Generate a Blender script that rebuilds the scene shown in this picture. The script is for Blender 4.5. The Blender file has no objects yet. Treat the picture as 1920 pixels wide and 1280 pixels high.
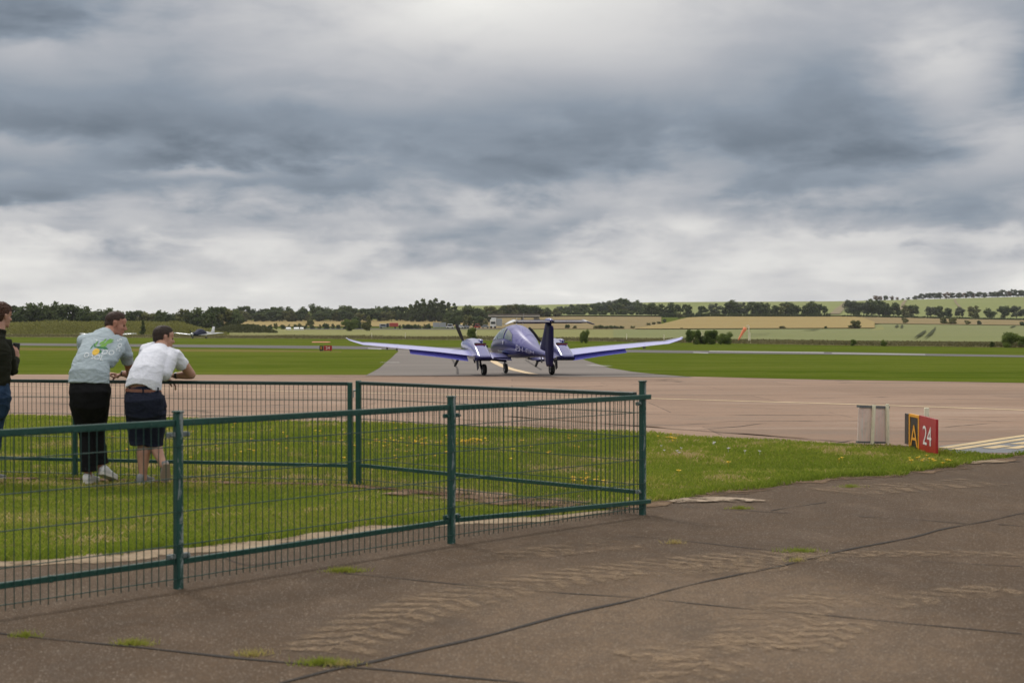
import bpy, math, random
import numpy as np
from mathutils import Vector, Matrix, noise as mnoise
from mathutils.bvhtree import BVHTree

rng = np.random.default_rng(7)
random.seed(7)
SC = bpy.context.scene
COL = SC.collection
R = math.radians

# ------------------------------------------------------------------ camera
CAM_H = 1.6
FPX = 2667.0          # focal length in pixels of the 1920 wide photograph (50 mm on 36 mm)
HOR = 605.0           # row of the horizon
cam_d = bpy.data.cameras.new('camera')
cam_d.lens = 50.0; cam_d.sensor_width = 36.0; cam_d.sensor_fit = 'HORIZONTAL'
cam_d.clip_start = 0.1; cam_d.clip_end = 20000
cam = bpy.data.objects.new('camera', cam_d); COL.objects.link(cam)
cam.location = (0, 0, CAM_H)
cam.rotation_euler = (R(90) - math.atan((640 - HOR) / FPX), 0, 0)
cam_d.dof.use_dof = True; cam_d.dof.focus_distance = 38.0; cam_d.dof.aperture_fstop = 4.0
SC.camera = cam
SC.view_settings.view_transform = 'Standard'; SC.view_settings.look = 'None'
SC.view_settings.exposure = 0.0; SC.view_settings.gamma = 1.0
SC.render.engine = 'CYCLES'
SC.cycles.max_bounces = 8; SC.cycles.transparent_max_bounces = 24
SC.cycles.use_denoising = True

# ------------------------------------------------------------------ node helpers
class NT:
    def __init__(s, tree): s.t = tree; s.n = tree.nodes; s.l = tree.links
    def link(s, a, b): s.l.new(a, b)
    def node(s, typ, **kw):
        n = s.n.new(typ)
        for k, v in kw.items(): setattr(n, k, v)
        return n
    def setin(s, n, key, v):
        if hasattr(v, 'is_output'): s.l.new(v, n.inputs[key])
        else: n.inputs[key].default_value = v
    def m(s, op, a, b=None, c=None, clamp=False):
        n = s.n.new('ShaderNodeMath'); n.operation = op; n.use_clamp = clamp
        for i, v in enumerate((a, b, c)):
            if v is not None: s.setin(n, i, v)
        return n.outputs[0]
    def add(s, a, b): return s.m('ADD', a, b)
    def sub(s, a, b): return s.m('SUBTRACT', a, b)
    def mul(s, a, b): return s.m('MULTIPLY', a, b)
    def mapr(s, v, a, b, c=0.0, d=1.0):
        n = s.n.new('ShaderNodeMapRange'); n.interpolation_type = 'SMOOTHSTEP'
        s.setin(n, 0, v); n.inputs[1].default_value = a; n.inputs[2].default_value = b
        n.inputs[3].default_value = c; n.inputs[4].default_value = d
        return n.outputs[0]
    def noise(s, vec, scale, detail=4, rough=0.55, dist=0.0, dims='3D'):
        n = s.n.new('ShaderNodeTexNoise'); n.noise_dimensions = dims
        if vec is not None: s.l.new(vec, n.inputs['Vector'])
        n.inputs['Scale'].default_value = scale; n.inputs['Detail'].default_value = detail
        n.inputs['Roughness'].default_value = rough; n.inputs['Distortion'].default_value = dist
        return n.outputs['Fac']
    def vscale(s, vec, sc):
        n = s.n.new('ShaderNodeVectorMath'); n.operation = 'MULTIPLY'
        s.l.new(vec, n.inputs[0]); n.inputs[1].default_value = sc
        return n.outputs[0]
    def ramp(s, fac, stops, interp='LINEAR'):
        n = s.n.new('ShaderNodeValToRGB'); cr = n.color_ramp; cr.interpolation = interp
        while len(cr.elements) > 1: cr.elements.remove(cr.elements[-1])
        cr.elements[0].position = stops[0][0]; cr.elements[0].color = tuple(stops[0][1]) + (1,)
        for p, c in stops[1:]:
            e = cr.elements.new(p); e.color = tuple(c) + (1,)
        s.setin(n, 0, fac)
        return n.outputs[0]
    def mix(s, fac, a, b, typ='MIX'):
        n = s.n.new('ShaderNodeMix'); n.data_type = 'RGBA'; n.blend_type = typ
        s.setin(n, 0, fac)
        for i, v in ((6, a), (7, b)):
            if hasattr(v, 'is_output'): s.l.new(v, n.inputs[i])
            else: n.inputs[i].default_value = tuple(v) + (1,)
        return n.outputs[2]

def lin(r, g, b):
    f = lambda v: (v / 255) / 12.92 if v <= 10 else (((v / 255) + 0.055) / 1.055) ** 2.4
    return (f(r), f(g), f(b))

# ------------------------------------------------------------------ world: overcast sky
SUN_EL, SUN_AZ = R(52), R(-35)     # azimuth from +Y towards +X
w = bpy.data.worlds.new("World"); SC.world = w; w.use_nodes = True
W = NT(w.node_tree); W.n.clear()
tc = W.node('ShaderNodeTexCoord'); sep = W.node('ShaderNodeSeparateXYZ')
W.link(tc.outputs['Generated'], sep.inputs[0])
X, Y, Z = sep.outputs
az = W.m('ARCTAN2', X, Y)
el = W.m('ARCSINE', Z)
u = W.add(W.mul(az, FPX), 960.0)                 # bearing and height measured in the same units
v = W.sub(HOR, W.mul(el, FPX))
den = W.m('MAXIMUM', W.add(Z, 0.085), 0.03)
cb = W.node('ShaderNodeCombineXYZ')
W.link(W.m('DIVIDE', X, den), cb.inputs[0]); W.link(W.m('DIVIDE', Y, den), cb.inputs[1])
cb.inputs[2].default_value = 3.7
P = cb.outputs[0]
n1 = W.noise(P, .8, 4, 0.45, 0.35)
cb2 = W.node('ShaderNodeCombineXYZ')
W.link(W.mul(az, 5.0), cb2.inputs[0]); W.link(W.mul(el, 15.0), cb2.inputs[1]); cb2.inputs[2].default_value = 1.3
n3 = W.noise(cb2.outputs[0], 1.0, 7, 0.56, 0.35)         # billows
cb3 = W.node('ShaderNodeCombineXYZ')
W.link(W.mul(az, 9.0), cb3.inputs[0]); W.link(W.mul(el, 60.0), cb3.inputs[1]); cb3.inputs[2].default_value = 4.3
n4 = W.noise(cb3.outputs[0], 1.0, 4, 0.5, 0.4)          # level bands near the horizon
cb4 = W.node('ShaderNodeCombineXYZ')
W.link(W.mul(az, 17.0), cb4.inputs[0]); W.link(W.mul(el, 40.0), cb4.inputs[1]); cb4.inputs[2].default_value = 7.7
n5 = W.noise(cb4.outputs[0], 1.0, 6, 0.52, 0.2)         # lumps and torn edges
n2 = W.add(W.mul(n3, .5), W.mul(n5, .5))
def gauss(u0, v0, su, sv, amp):
    a = W.m('POWER', W.m('DIVIDE', W.sub(uu, u0), su), 2.0)
    b = W.m('POWER', W.m('DIVIDE', W.sub(vv, v0), sv), 2.0)
    return W.mul(W.m('EXPONENT', W.mul(W.add(a, b), -1.0)), amp)
# warp the big masses a little so that they have ragged outlines
uu = W.add(u, W.mul(W.sub(n3, 0.5), 420.0))
vv = W.add(v, W.mul(W.sub(n2, 0.5), 230.0))
# brightness by height above the horizon (linear values)
vn = W.m('DIVIDE', W.add(vv, 3000.0), 3700.0, clamp=True)
def vp(row): return (row + 3000.0) / 3700.0
def g(x): return (x, x, x)
base = W.ramp(vn, [(0.0, g(1.0)), (vp(-900), g(.95)), (vp(-300), g(.66)), (vp(0), g(.43)), (vp(110), g(.37)), (vp(200), g(.32)),
                   (vp(290), g(.285)), (vp(350), g(.30)), (vp(400), g(.39)), (vp(440), g(.49)), (vp(500), g(.69)), (vp(560), g(.77)), (vp(605), g(.78))])
feats = [(920, 15, 290, 115, .36), (900, -60, 560, 140, .14), (430, 90, 260, 60, .06), (40, 20, 200, 100, -.14), (90, 130, 110, 45, .12),
         (1230, 100, 170, 110, .10), (1500, 40, 160, 60, .06), (1740, 160, 130, 80, .24), (1850, 285, 140, 55, .25), (1690, 330, 110, 40, .10), (1905, 150, 60, 110, -.16),
         (330, 250, 330, 45, -.07), (700, 265, 300, 50, -.06), (100, 290, 120, 30, .14), (370, 325, 130, 16, .17), (700, 190, 200, 40, .05),
         (1120, 210, 180, 60, -.06), (1000, 320, 250, 45, -.06), (1460, 370, 130, 26, -.05), (1570, 350, 80, 22, -.06), (1230, 360, 110, 40, .08), (1400, 250, 220, 50, -.03),
         (130, 378, 170, 22, -.08), (60, 345, 60, 18, .05), (560, 360, 220, 20, -.05), (640, 325, 60, 14, .06), (1290, 290, 60, 25, .08), (1120, 420, 90, 16, -.09),
         (1000, 395, 60, 18, .10), (560, 405, 260, 10, .05), (220, 445, 160, 16, -.08), (40, 410, 100, 16, .12), (1760, 430, 160, 22, -.13), (1610, 455, 90, 16, .12), (680, 450, 60, 12, -.07)]
acc = base
for f in feats: acc = W.add(acc, gauss(*f))
amp = W.mapr(v, 150, 520, 0.30, 0.42)
acc = W.add(acc, W.mul(W.sub(n1, 0.5), 0.16))
acc = W.add(acc, W.mul(W.sub(n3, 0.5), 0.40))
lump = W.mapr(n5, .36, .64, -.5, .5)
acc = W.add(acc, W.mul(lump, W.mapr(v, 250, 480, .07, .10)))
acc = W.add(acc, W.mul(W.sub(n4, 0.5), W.mapr(v, 330, 470, 0.04, 0.34)))
cloud = W.ramp(acc, [(0.0, (.095, .117, .145)), (.17, (.155, .190, .235)), (.30, (.265, .31, .37)), (.45, (.45, .465, .50)),
                     (.62, (.655, .65, .65)), (.85, (.84, .83, .80)), (1.0, (1.12, 1.09, 1.04))])
sky = W.node('ShaderNodeTexSky', sky_type='NISHITA')
sky.sun_disc = False; sky.sun_elevation = SUN_EL; sky.sun_rotation = SUN_AZ
bg1 = W.node('ShaderNodeBackground'); W.link(sky.outputs[0], bg1.inputs[0]); bg1.inputs[1].default_value = 0.06
bg2 = W.node('ShaderNodeBackground'); W.link(cloud, bg2.inputs[0]); bg2.inputs[1].default_value = 1.0
mx = W.node('ShaderNodeMixShader'); mx.inputs[0].default_value = 0.97
W.link(bg1.outputs[0], mx.inputs[1]); W.link(bg2.outputs[0], mx.inputs[2])
wo = W.node('ShaderNodeOutputWorld'); W.link(mx.outputs[0], wo.inputs[0])

sun_d = bpy.data.lights.new('sun', 'SUN'); sun_d.energy = 1.5; sun_d.angle = R(10); sun_d.color = (1.0, .95, .88)
sun = bpy.data.objects.new('sun', sun_d); COL.objects.link(sun); sun.location = (0, 0, 60)
sd = Vector((math.sin(SUN_AZ) * math.cos(SUN_EL), math.cos(SUN_AZ) * math.cos(SUN_EL), math.sin(SUN_EL)))
sun.rotation_euler = (-sd).to_track_quat('-Z', 'Y').to_euler()

# ------------------------------------------------------------------ materials
MATS = {}
def mat(name, color=(.5, .5, .5), rough=.6, metal=0.0, coat=0.0, spec=.5, build=None, trans=0.0):
    m = bpy.data.materials.new(name); m.use_nodes = True
    T = NT(m.node_tree); b = T.n['Principled BSDF']
    b.inputs['Base Color'].default_value = tuple(color) + (1,)
    b.inputs['Roughness'].default_value = rough; b.inputs['Metallic'].default_value = metal
    b.inputs['Coat Weight'].default_value = coat; b.inputs['Coat Roughness'].default_value = .06
    b.inputs['Specular IOR Level'].default_value = spec
    b.inputs['Transmission Weight'].default_value = trans
    if build: build(T, b)
    MATS[name] = m
    return m
def bump(T, b, h, strength=.3, dist=.01):
    n = T.node('ShaderNodeBump'); n.inputs['Strength'].default_value = strength; n.inputs['Distance'].default_value = dist
    T.link(h, n.inputs['Height']); T.link(n.outputs[0], b.inputs['Normal'])
def objc(T): return T.node('ShaderNodeTexCoord').outputs['Object']
def varied(name, c1, c2, scale=8, rough=.6, bumps=None, detail=5, **kw):
    """two tone noise material"""
    def bld(T, b):
        o = objc(T); f = T.noise(o, scale, detail, .6)
        T.link(T.ramp(f, [(.36, c1), (.64, c2)]), b.inputs['Base Color'])
        if bumps: bump(T, b, T.noise(o, bumps[0], 4, .6), bumps[1], bumps[2])
    return mat(name, c1, rough, build=bld, **kw)

def thin(T, b, k=.45):
    """leaves let light through"""
    out = [n for n in T.n if n.type == 'OUTPUT_MATERIAL'][0]
    tr = T.node('ShaderNodeBsdfTranslucent'); src = b.inputs['Base Color'].links[0].from_socket
    T.link(src, tr.inputs['Color']); mxs = T.node('ShaderNodeMixShader'); mxs.inputs[0].default_value = k
    T.link(b.outputs[0], mxs.inputs[1]); T.link(tr.outputs[0], mxs.inputs[2]); T.link(mxs.outputs[0], out.inputs['Surface'])
def alpha_out(T, b, a):
    T.link(a, b.inputs['Alpha'])

# ------------------------------------------------------------------ mesh helpers
def link(o, parent=None):
    COL.objects.link(o)
    if parent is not None: o.parent = parent
    return o
def mesh_obj(name, verts, faces, m=None, parent=None, smooth=False, uv=None):
    me = bpy.data.meshes.new(name)
    me.from_pydata([tuple(p) for p in verts], [], [tuple(f) for f in faces])
    me.update()
    if uv is not None:
        l = me.uv_layers.new(name='UVMap')
        idx = np.empty(len(me.loops), dtype=np.int32); me.loops.foreach_get('vertex_index', idx)
        l.data.foreach_set('uv', np.asarray(uv, dtype=np.float32)[idx].ravel())
    if m: me.materials.append(m)
    if smooth: me.polygons.foreach_set('use_smooth', [True] * len(me.polygons))
    return link(bpy.data.objects.new(name, me), parent)
def fast_mesh(name, V, F, m=None, parent=None, smooth=False, attr=None):
    """V (n,3), F (k,3|4) numpy arrays"""
    me = bpy.data.meshes.new(name); V = np.asarray(V, np.float32); F = np.asarray(F, np.int32)
    k = F.shape[1]
    me.vertices.add(len(V)); me.vertices.foreach_set('co', V.ravel())
    me.loops.add(F.size); me.loops.foreach_set('vertex_index', F.ravel())
    me.polygons.add(len(F)); me.polygons.foreach_set('loop_start', np.arange(0, F.size, k, dtype=np.int32))
    if smooth: me.polygons.foreach_set('use_smooth', np.ones(len(F), dtype=bool))
    me.update(calc_edges=True)
    if attr is not None:
        a = me.attributes.new('tint', 'FLOAT', 'POINT'); a.data.foreach_set('value', np.asarray(attr, np.float32))
    if m: me.materials.append(m)
    return link(bpy.data.objects.new(name, me), parent)
def empty(name, loc, label=None, cat=None, group=None, rotz=0.0):
    o = bpy.data.objects.new(name, None); o.location = loc; o.rotation_euler = (0, 0, rotz); o.empty_display_size = .3
    COL.objects.link(o); tag(o, label, cat, group)
    return o
def tag(o, label=None, cat=None, group=None, kind=None):
    if label: o['label'] = label
    if cat: o['category'] = cat
    if group: o['group'] = group
    if kind: o['kind'] = kind
    return o

class MB:
    """collects shapes for ONE mesh object"""
    def __init__(s): s.v = []; s.f = []
    def raw(s, v, f):
        o = len(s.v); s.v += [tuple(p) for p in v]; s.f += [tuple(i + o for i in q) for q in f]; return s
    def box(s, c, size, M=None, bev=0.0):
        x, y, z = [k / 2 for k in size]
        if bev <= 0:
            v = [(sx * x, sy * y, sz * z) for sz in (-1, 1) for sy in (-1, 1) for sx in (-1, 1)]
            f = [(0, 2, 3, 1), (4, 5, 7, 6), (0, 1, 5, 4), (2, 6, 7, 3), (0, 4, 6, 2), (1, 3, 7, 5)]
        else:
            b = bev; v = []
            for sz in (-1, 1):
                for sy in (-1, 1):
                    for sx in (-1, 1):
                        v += [(sx * (x - b), sy * (y - b), sz * z), (sx * (x - b), sy * y, sz * (z - b)), (sx * x, sy * (y - b), sz * (z - b))]
            idx = lambda sx, sy, sz, k: (((sz > 0) * 2 + (sy > 0)) * 2 + (sx > 0)) * 3 + k
            f = []
            for sz in (-1, 1): f.append([idx(-1, -1, sz, 0), idx(1, -1, sz, 0), idx(1, 1, sz, 0), idx(-1, 1, sz, 0)][::sz])
            for sy in (-1, 1): f.append([idx(-1, sy, -1, 1), idx(1, sy, -1, 1), idx(1, sy, 1, 1), idx(-1, sy, 1, 1)][::-sy])
            for sx in (-1, 1): f.append([idx(sx, -1, -1, 2), idx(sx, 1, -1, 2), idx(sx, 1, 1, 2), idx(sx, -1, 1, 2)][::sx])
            for sy in (-1, 1):
                for sz in (-1, 1): f.append([idx(-1, sy, sz, 0), idx(1, sy, sz, 0), idx(1, sy, sz, 1), idx(-1, sy, sz, 1)][::sy * sz])
            for sx in (-1, 1):
                for sz in (-1, 1): f.append([idx(sx, -1, sz, 0), idx(sx, 1, sz, 0), idx(sx, 1, sz, 2), idx(sx, -1, sz, 2)][::-sx * sz])
                for sy in (-1, 1): f.append([idx(sx, sy, -1, 1), idx(sx, sy, 1, 1), idx(sx, sy, 1, 2), idx(sx, sy, -1, 2)][::sx * sy])
            for sx in (-1, 1):
                for sy in (-1, 1):
                    for sz in (-1, 1): f.append([idx(sx, sy, sz, k) for k in range(3)][::-sx * sy * sz])
        c = Vector(c)
        v = [(c + (M @ Vector(p) if M else Vector(p))) for p in v]
        return s.raw(v, f)
    def rod(s, a, b, r0, r1=None, n=8, cap=True):
        a = Vector(a); b = Vector(b); r1 = r0 if r1 is None else r1
        d = (b - a).normalized(); q = d.to_track_quat('Z', 'Y').to_matrix()
        v = []
        for p, r in ((a, r0), (b, r1)):
            for i in range(n):
                t = 2 * math.pi * i / n; v.append(p + q @ Vector((r * math.cos(t), r * math.sin(t), 0)))
        f = [(i, (i + 1) % n, n + (i + 1) % n, n + i) for i in range(n)]
        if cap: f += [tuple(range(n))[::-1], tuple(range(n, 2 * n))]
        return s.raw(v, f)
    def bar(s, a, b, wx, wz):
        """rectangular bar from a to b, wx across (horizontal), wz tall"""
        a = Vector(a); b = Vector(b); d = b - a; L = d.length; d.normalize()
        sx = d.cross(Vector((0, 0, 1)))
        sx = Vector((1, 0, 0)) if sx.length < 1e-4 else sx.normalized()
        up = sx.cross(d)
        M = Matrix((sx, d, up)).transposed()
        return s.box((a + b) / 2, (wx, L, wz), M, min(wx, wz) * .12)
    def rings(s, rr, cap=True):
        n = len(rr[0]); v = [p for r in rr for p in r]; f = []
        for k in range(len(rr) - 1):
            for i in range(n):
                f.append((k * n + i, k * n + (i + 1) % n, (k + 1) * n + (i + 1) % n, (k + 1) * n + i))
        if cap:
            f.append(tuple(range(n))[::-1]); f.append(tuple(range((len(rr) - 1) * n, len(rr) * n)))
        return s.raw(v, f)
    def ell(s, c, r, M=None, nu=18, nv=12):
        c = Vector(c); v = []; f = []
        for j in range(1, nv):
            th = math.pi * j / nv
            for i in range(nu):
                ph = 2 * math.pi * i / nu
                p = Vector((r[0] * math.sin(th) * math.cos(ph), r[1] * math.sin(th) * math.sin(ph), r[2] * math.cos(th)))
                v.append(c + (M @ p if M else p))
        top = len(v); v.append(c + (M @ Vector((0, 0, r[2])) if M else Vector((0, 0, r[2]))))
        v.append(c + (M @ Vector((0, 0, -r[2])) if M else Vector((0, 0, -r[2]))))
        for j in range(nv - 2):
            for i in range(nu): f.append((j * nu + i, (j + 1) * nu + i, (j + 1) * nu + (i + 1) % nu, j * nu + (i + 1) % nu))
        for i in range(nu):
            f.append((top, i, (i + 1) % nu)); b = (nv - 2) * nu; f.append((top + 1, b + (i + 1) % nu, b + i))
        return s.raw(v, f)
    def tube(s, pts, rad, lat=(1, 0, 0), n=18, round_ends=True):
        """lofted limb: pts centres, rad list of (rx, ry) or r; lat = direction of rx"""
        pts = [Vector(p) for p in pts]; rad = [(q, q) if not isinstance(q, (tuple, list)) else q for q in rad]
        lat = Vector(lat)
        T = []
        for i in range(len(pts)):
            a = pts[max(i - 1, 0)]; b = pts[min(i + 1, len(pts) - 1)]; T.append((b - a).normalized())
        P2 = list(pts); Q = list(rad); TT = list(T)
        if round_ends:
            for k in (.55, .85):
                sc = math.sqrt(1 - k * k)
                P2.insert(0, pts[0] - T[0] * min(rad[0]) * k); Q.insert(0, (rad[0][0] * sc, rad[0][1] * sc)); TT.insert(0, T[0])
                P2.append(pts[-1] + T[-1] * min(rad[-1]) * k); Q.append((rad[-1][0] * sc, rad[-1][1] * sc)); TT.append(T[-1])
        rr = []
        for p, q, t in zip(P2, Q, TT):
            uu_ = (lat - t * lat.dot(t)); uu_ = uu_.normalized() if uu_.length > 1e-3 else t.orthogonal().normalized()
            ww = t.cross(uu_)
            rr.append([p + uu_ * q[0] * math.cos(2 * math.pi * i / n) + ww * q[1] * math.sin(2 * math.pi * i / n) for i in range(n)])
        return s.rings(rr)
    def build(s, name, m=None, parent=None, smooth=False):
        return mesh_obj(name, s.v, s.f, m, parent, smooth)

def evaluated(o):
    dg = bpy.context.evaluated_depsgraph_get(); dg.update()
    return bpy.data.meshes.new_from_object(o.evaluated_get(dg), depsgraph=dg)
def remesh(o, voxel, smooth_it=3, factor=.5):
    """fuse the overlapping closed pieces of o into one continuous surface"""
    r = o.modifiers.new('r', 'REMESH'); r.mode = 'VOXEL'; r.voxel_size = voxel; r.use_smooth_shade = True
    if smooth_it:
        s_ = o.modifiers.new('s', 'SMOOTH'); s_.iterations = smooth_it; s_.factor = factor
    me = evaluated(o); o.modifiers.clear()
    mats = list(o.data.materials); old = o.data; o.data = me; bpy.data.meshes.remove(old)
    me.materials.clear()
    for q in mats: me.materials.append(q)
    me.polygons.foreach_set('use_smooth', [True] * len(me.polygons))
    return o
def text_mesh(txt, size, name='t', space=1.0):
    c = bpy.data.curves.new(name, 'FONT'); c.body = txt; c.size = size; c.align_x = 'CENTER'; c.align_y = 'CENTER'
    c.resolution_u = 4; c.space_character = space
    o = bpy.data.objects.new(name, c); COL.objects.link(o)
    me = evaluated(o); bpy.data.objects.remove(o); bpy.data.curves.remove(c)
    V = [v.co.copy() for v in me.vertices]; F = [tuple(p.vertices) for p in me.polygons]
    bpy.data.meshes.remove(me)
    return V, F

# ------------------------------------------------------------------ terrain
_yk = [-200, 0, 14, 20, 30, 45, 60, 90, 120, 160, 200, 300, 400, 600]
_zk = [0, 0, 0, -.03, -.16, -.40, -.63, -.82, -.96, -1.14, -1.28, -1.42, -1.5, -1.5]
_bm = [-400, 0, 850, 950, 1060, 1600, 1920, 2400]; _rm = [603, 603, 600, 596, 594, 594.5, 601, 604]
_bc = [-400, 0, 400, 600, 860, 1000, 1100, 1240, 1570, 1700, 1920, 2400]; _rc = [601, 597, 592, 582, 574, 572.5, 570, 567, 565.5, 562.5, 556.5, 550]
YL = np.unique(np.concatenate([np.linspace(-40, 8, 9), np.arange(9, 80, 1.0), np.geomspace(80, 600, 60), np.geomspace(600, 1500, 50), np.geomspace(1500, 3000, 8)]))
def _h_raw(x, y):
    z0 = np.interp(y, _yk, _zk)
    b = x / np.maximum(y, 1.0) * FPX + 960
    r9 = np.interp(b, _bm, _rm); rc = np.interp(b, _bc, _rc)
    y2 = np.clip(y, 600, 1500)
    row = np.where(y2 < 900, 618.8 + (r9 - 618.8) * (y2 - 600) / 300, r9 + (rc - r9) * (y2 - 900) / 600)
    return np.where(y <= 600, z0, CAM_H - (row - HOR) * y2 / FPX)
def hgt(x, y):
    x = np.asarray(x, float); y = np.asarray(y, float)
    i = np.clip(np.searchsorted(YL, y) - 1, 0, len(YL) - 2); y0 = YL[i]; y1 = YL[i + 1]; t = (y - y0) / (y1 - y0)
    k = np.maximum(y, 1)
    return (1 - t) * _h_raw(x / k * np.maximum(y0, 1), y0) + t * _h_raw(x / k * np.maximum(y1, 1), y1)
def gp(px, py, ymax=1499.0):
    """world point on the terrain seen in the photograph at (px, py)"""
    a = (px - 960) / FPX
    ys = np.concatenate([np.arange(3, 100, .05), np.geomspace(100, ymax, 3000)])
    z = hgt(a * ys, ys); row = HOR + (CAM_H - z) * FPX / ys
    k = np.nonzero(row <= py)[0]
    if len(k) == 0: yy = ymax
    else:
        k = k[0]
        if k == 0: yy = ys[0]
        else:
            t = (row[k - 1] - py) / max(row[k - 1] - row[k], 1e-9); yy = ys[k - 1] + t * (ys[k] - ys[k - 1])
    return Vector((a * yy, yy, float(hgt(a * yy, yy))))
def gd(px, d):
    """terrain point on bearing px at distance d"""
    a = (px - 960) / FPX
    return Vector((a * d, d, float(hgt(a * d, d))))
def pd(px, py, d):
    """a point in the air: bearing px, row py at distance d"""
    return Vector(((px - 960) / FPX * d, d, CAM_H - (py - HOR) / FPX * d))
# ------------------------------------------------------------------ ground materials
def grass_mat(name, c1, c2, c3, s1=.25, s2=2.2, stretch=(1, 1, 1), bmp=.5):
    def bld(T, b):
        o = objc(T); os_ = T.vscale(o, stretch)
        f1 = T.noise(os_, s1, 4, .6); f2 = T.noise(o, s2, 5, .7); f3 = T.noise(o, 14, 3, .7)
        c = T.ramp(f1, [(.36, c1), (.60, c2)])
        st = T.noise(T.vscale(o, (.03, .55, 1)), 1.0, 4, .65); c = T.mix(T.mapr(st, .42, .66, 0, .7), c, c3); c = T.mix(T.mapr(st, .48, .30, 0, .55), c, tuple(k * .72 for k in c2))
        c = T.mix(T.mapr(f2, .45, .75, 0, .75), c, c3)
        c = T.mix(T.mapr(f3, .3, .7, 0, .45), c, tuple(k * .45 for k in c1))
        T.link(c, b.inputs['Base Color'])
        bump(T, b, T.noise(o, 22, 3, .7), bmp, .03)
    return mat(name, c1, .95, spec=.0, build=bld)
M_ground = grass_mat('meadow grass', (0.108, 0.138, 0.022), (0.081, 0.114, 0.016), (0.135, 0.142, 0.036), .03, .5, (.35, 1, 1), .3)
M_lawn = grass_mat('mown grass', (0.111, 0.145, 0.019), (0.073, 0.110, 0.012), (0.146, 0.159, 0.034), .045, .28, (.3, 1, 1), .4)
M_turf = grass_mat('turf soil', (.13, .165, .024), (.10, .135, .018), (.19, .16, .06), .6, 3.0)

def asphalt_near(T, b):
    o = objc(T)
    big = T.noise(o, .32, 5, .62, .6); mid = T.noise(T.vscale(o, (1, .6, 1)), 1.7, 5, .65, .4)
    fine = T.noise(o, 60, 3, .75); stone = T.noise(o, 95, 2, .8)
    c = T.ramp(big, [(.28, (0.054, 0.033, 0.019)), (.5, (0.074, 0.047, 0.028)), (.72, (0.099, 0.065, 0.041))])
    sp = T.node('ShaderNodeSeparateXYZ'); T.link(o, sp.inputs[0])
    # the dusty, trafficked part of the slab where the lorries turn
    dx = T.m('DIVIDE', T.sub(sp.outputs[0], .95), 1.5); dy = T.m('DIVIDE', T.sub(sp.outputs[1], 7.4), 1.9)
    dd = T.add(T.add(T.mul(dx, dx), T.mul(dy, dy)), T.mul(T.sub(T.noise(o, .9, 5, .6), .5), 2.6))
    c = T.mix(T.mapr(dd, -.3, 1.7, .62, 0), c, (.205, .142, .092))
    c = T.mix(T.mapr(mid, .46, .74, 0, .5), c, (.145, .102, .070))
    c = T.mix(T.mapr(mid, .5, .25, 0, .5), c, (.065, .048, .035))
    blot = T.noise(T.vscale(o, (1, .75, 1)), 5.5, 6, .75, .3)
    c = T.mix(T.mapr(blot, .36, .60, .45, 0), c, (.085, .063, .046))
    c = T.mix(T.mapr(blot, .54, .76, 0, .4), c, (.165, .12, .085))
    c = T.mix(T.mapr(fine, .35, .7, .0, .65), c, (.060, .045, .034))
    c = T.mix(T.mapr(stone, .60, .70, 0, .85), c, (.36, .30, .24))
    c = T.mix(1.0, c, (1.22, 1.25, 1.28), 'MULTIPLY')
    T.link(c, b.inputs['Base Color'])
    T.link(T.mapr(big, .3, .7, .75, .92), b.inputs['Roughness'])
    bump(T, b, T.add(T.mul(fine, .7), T.mul(stone, .6)), .55, .006)
M_apron = mat('worn asphalt', (.11, .09, .07), .8, spec=.08, build=asphalt_near)

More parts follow.
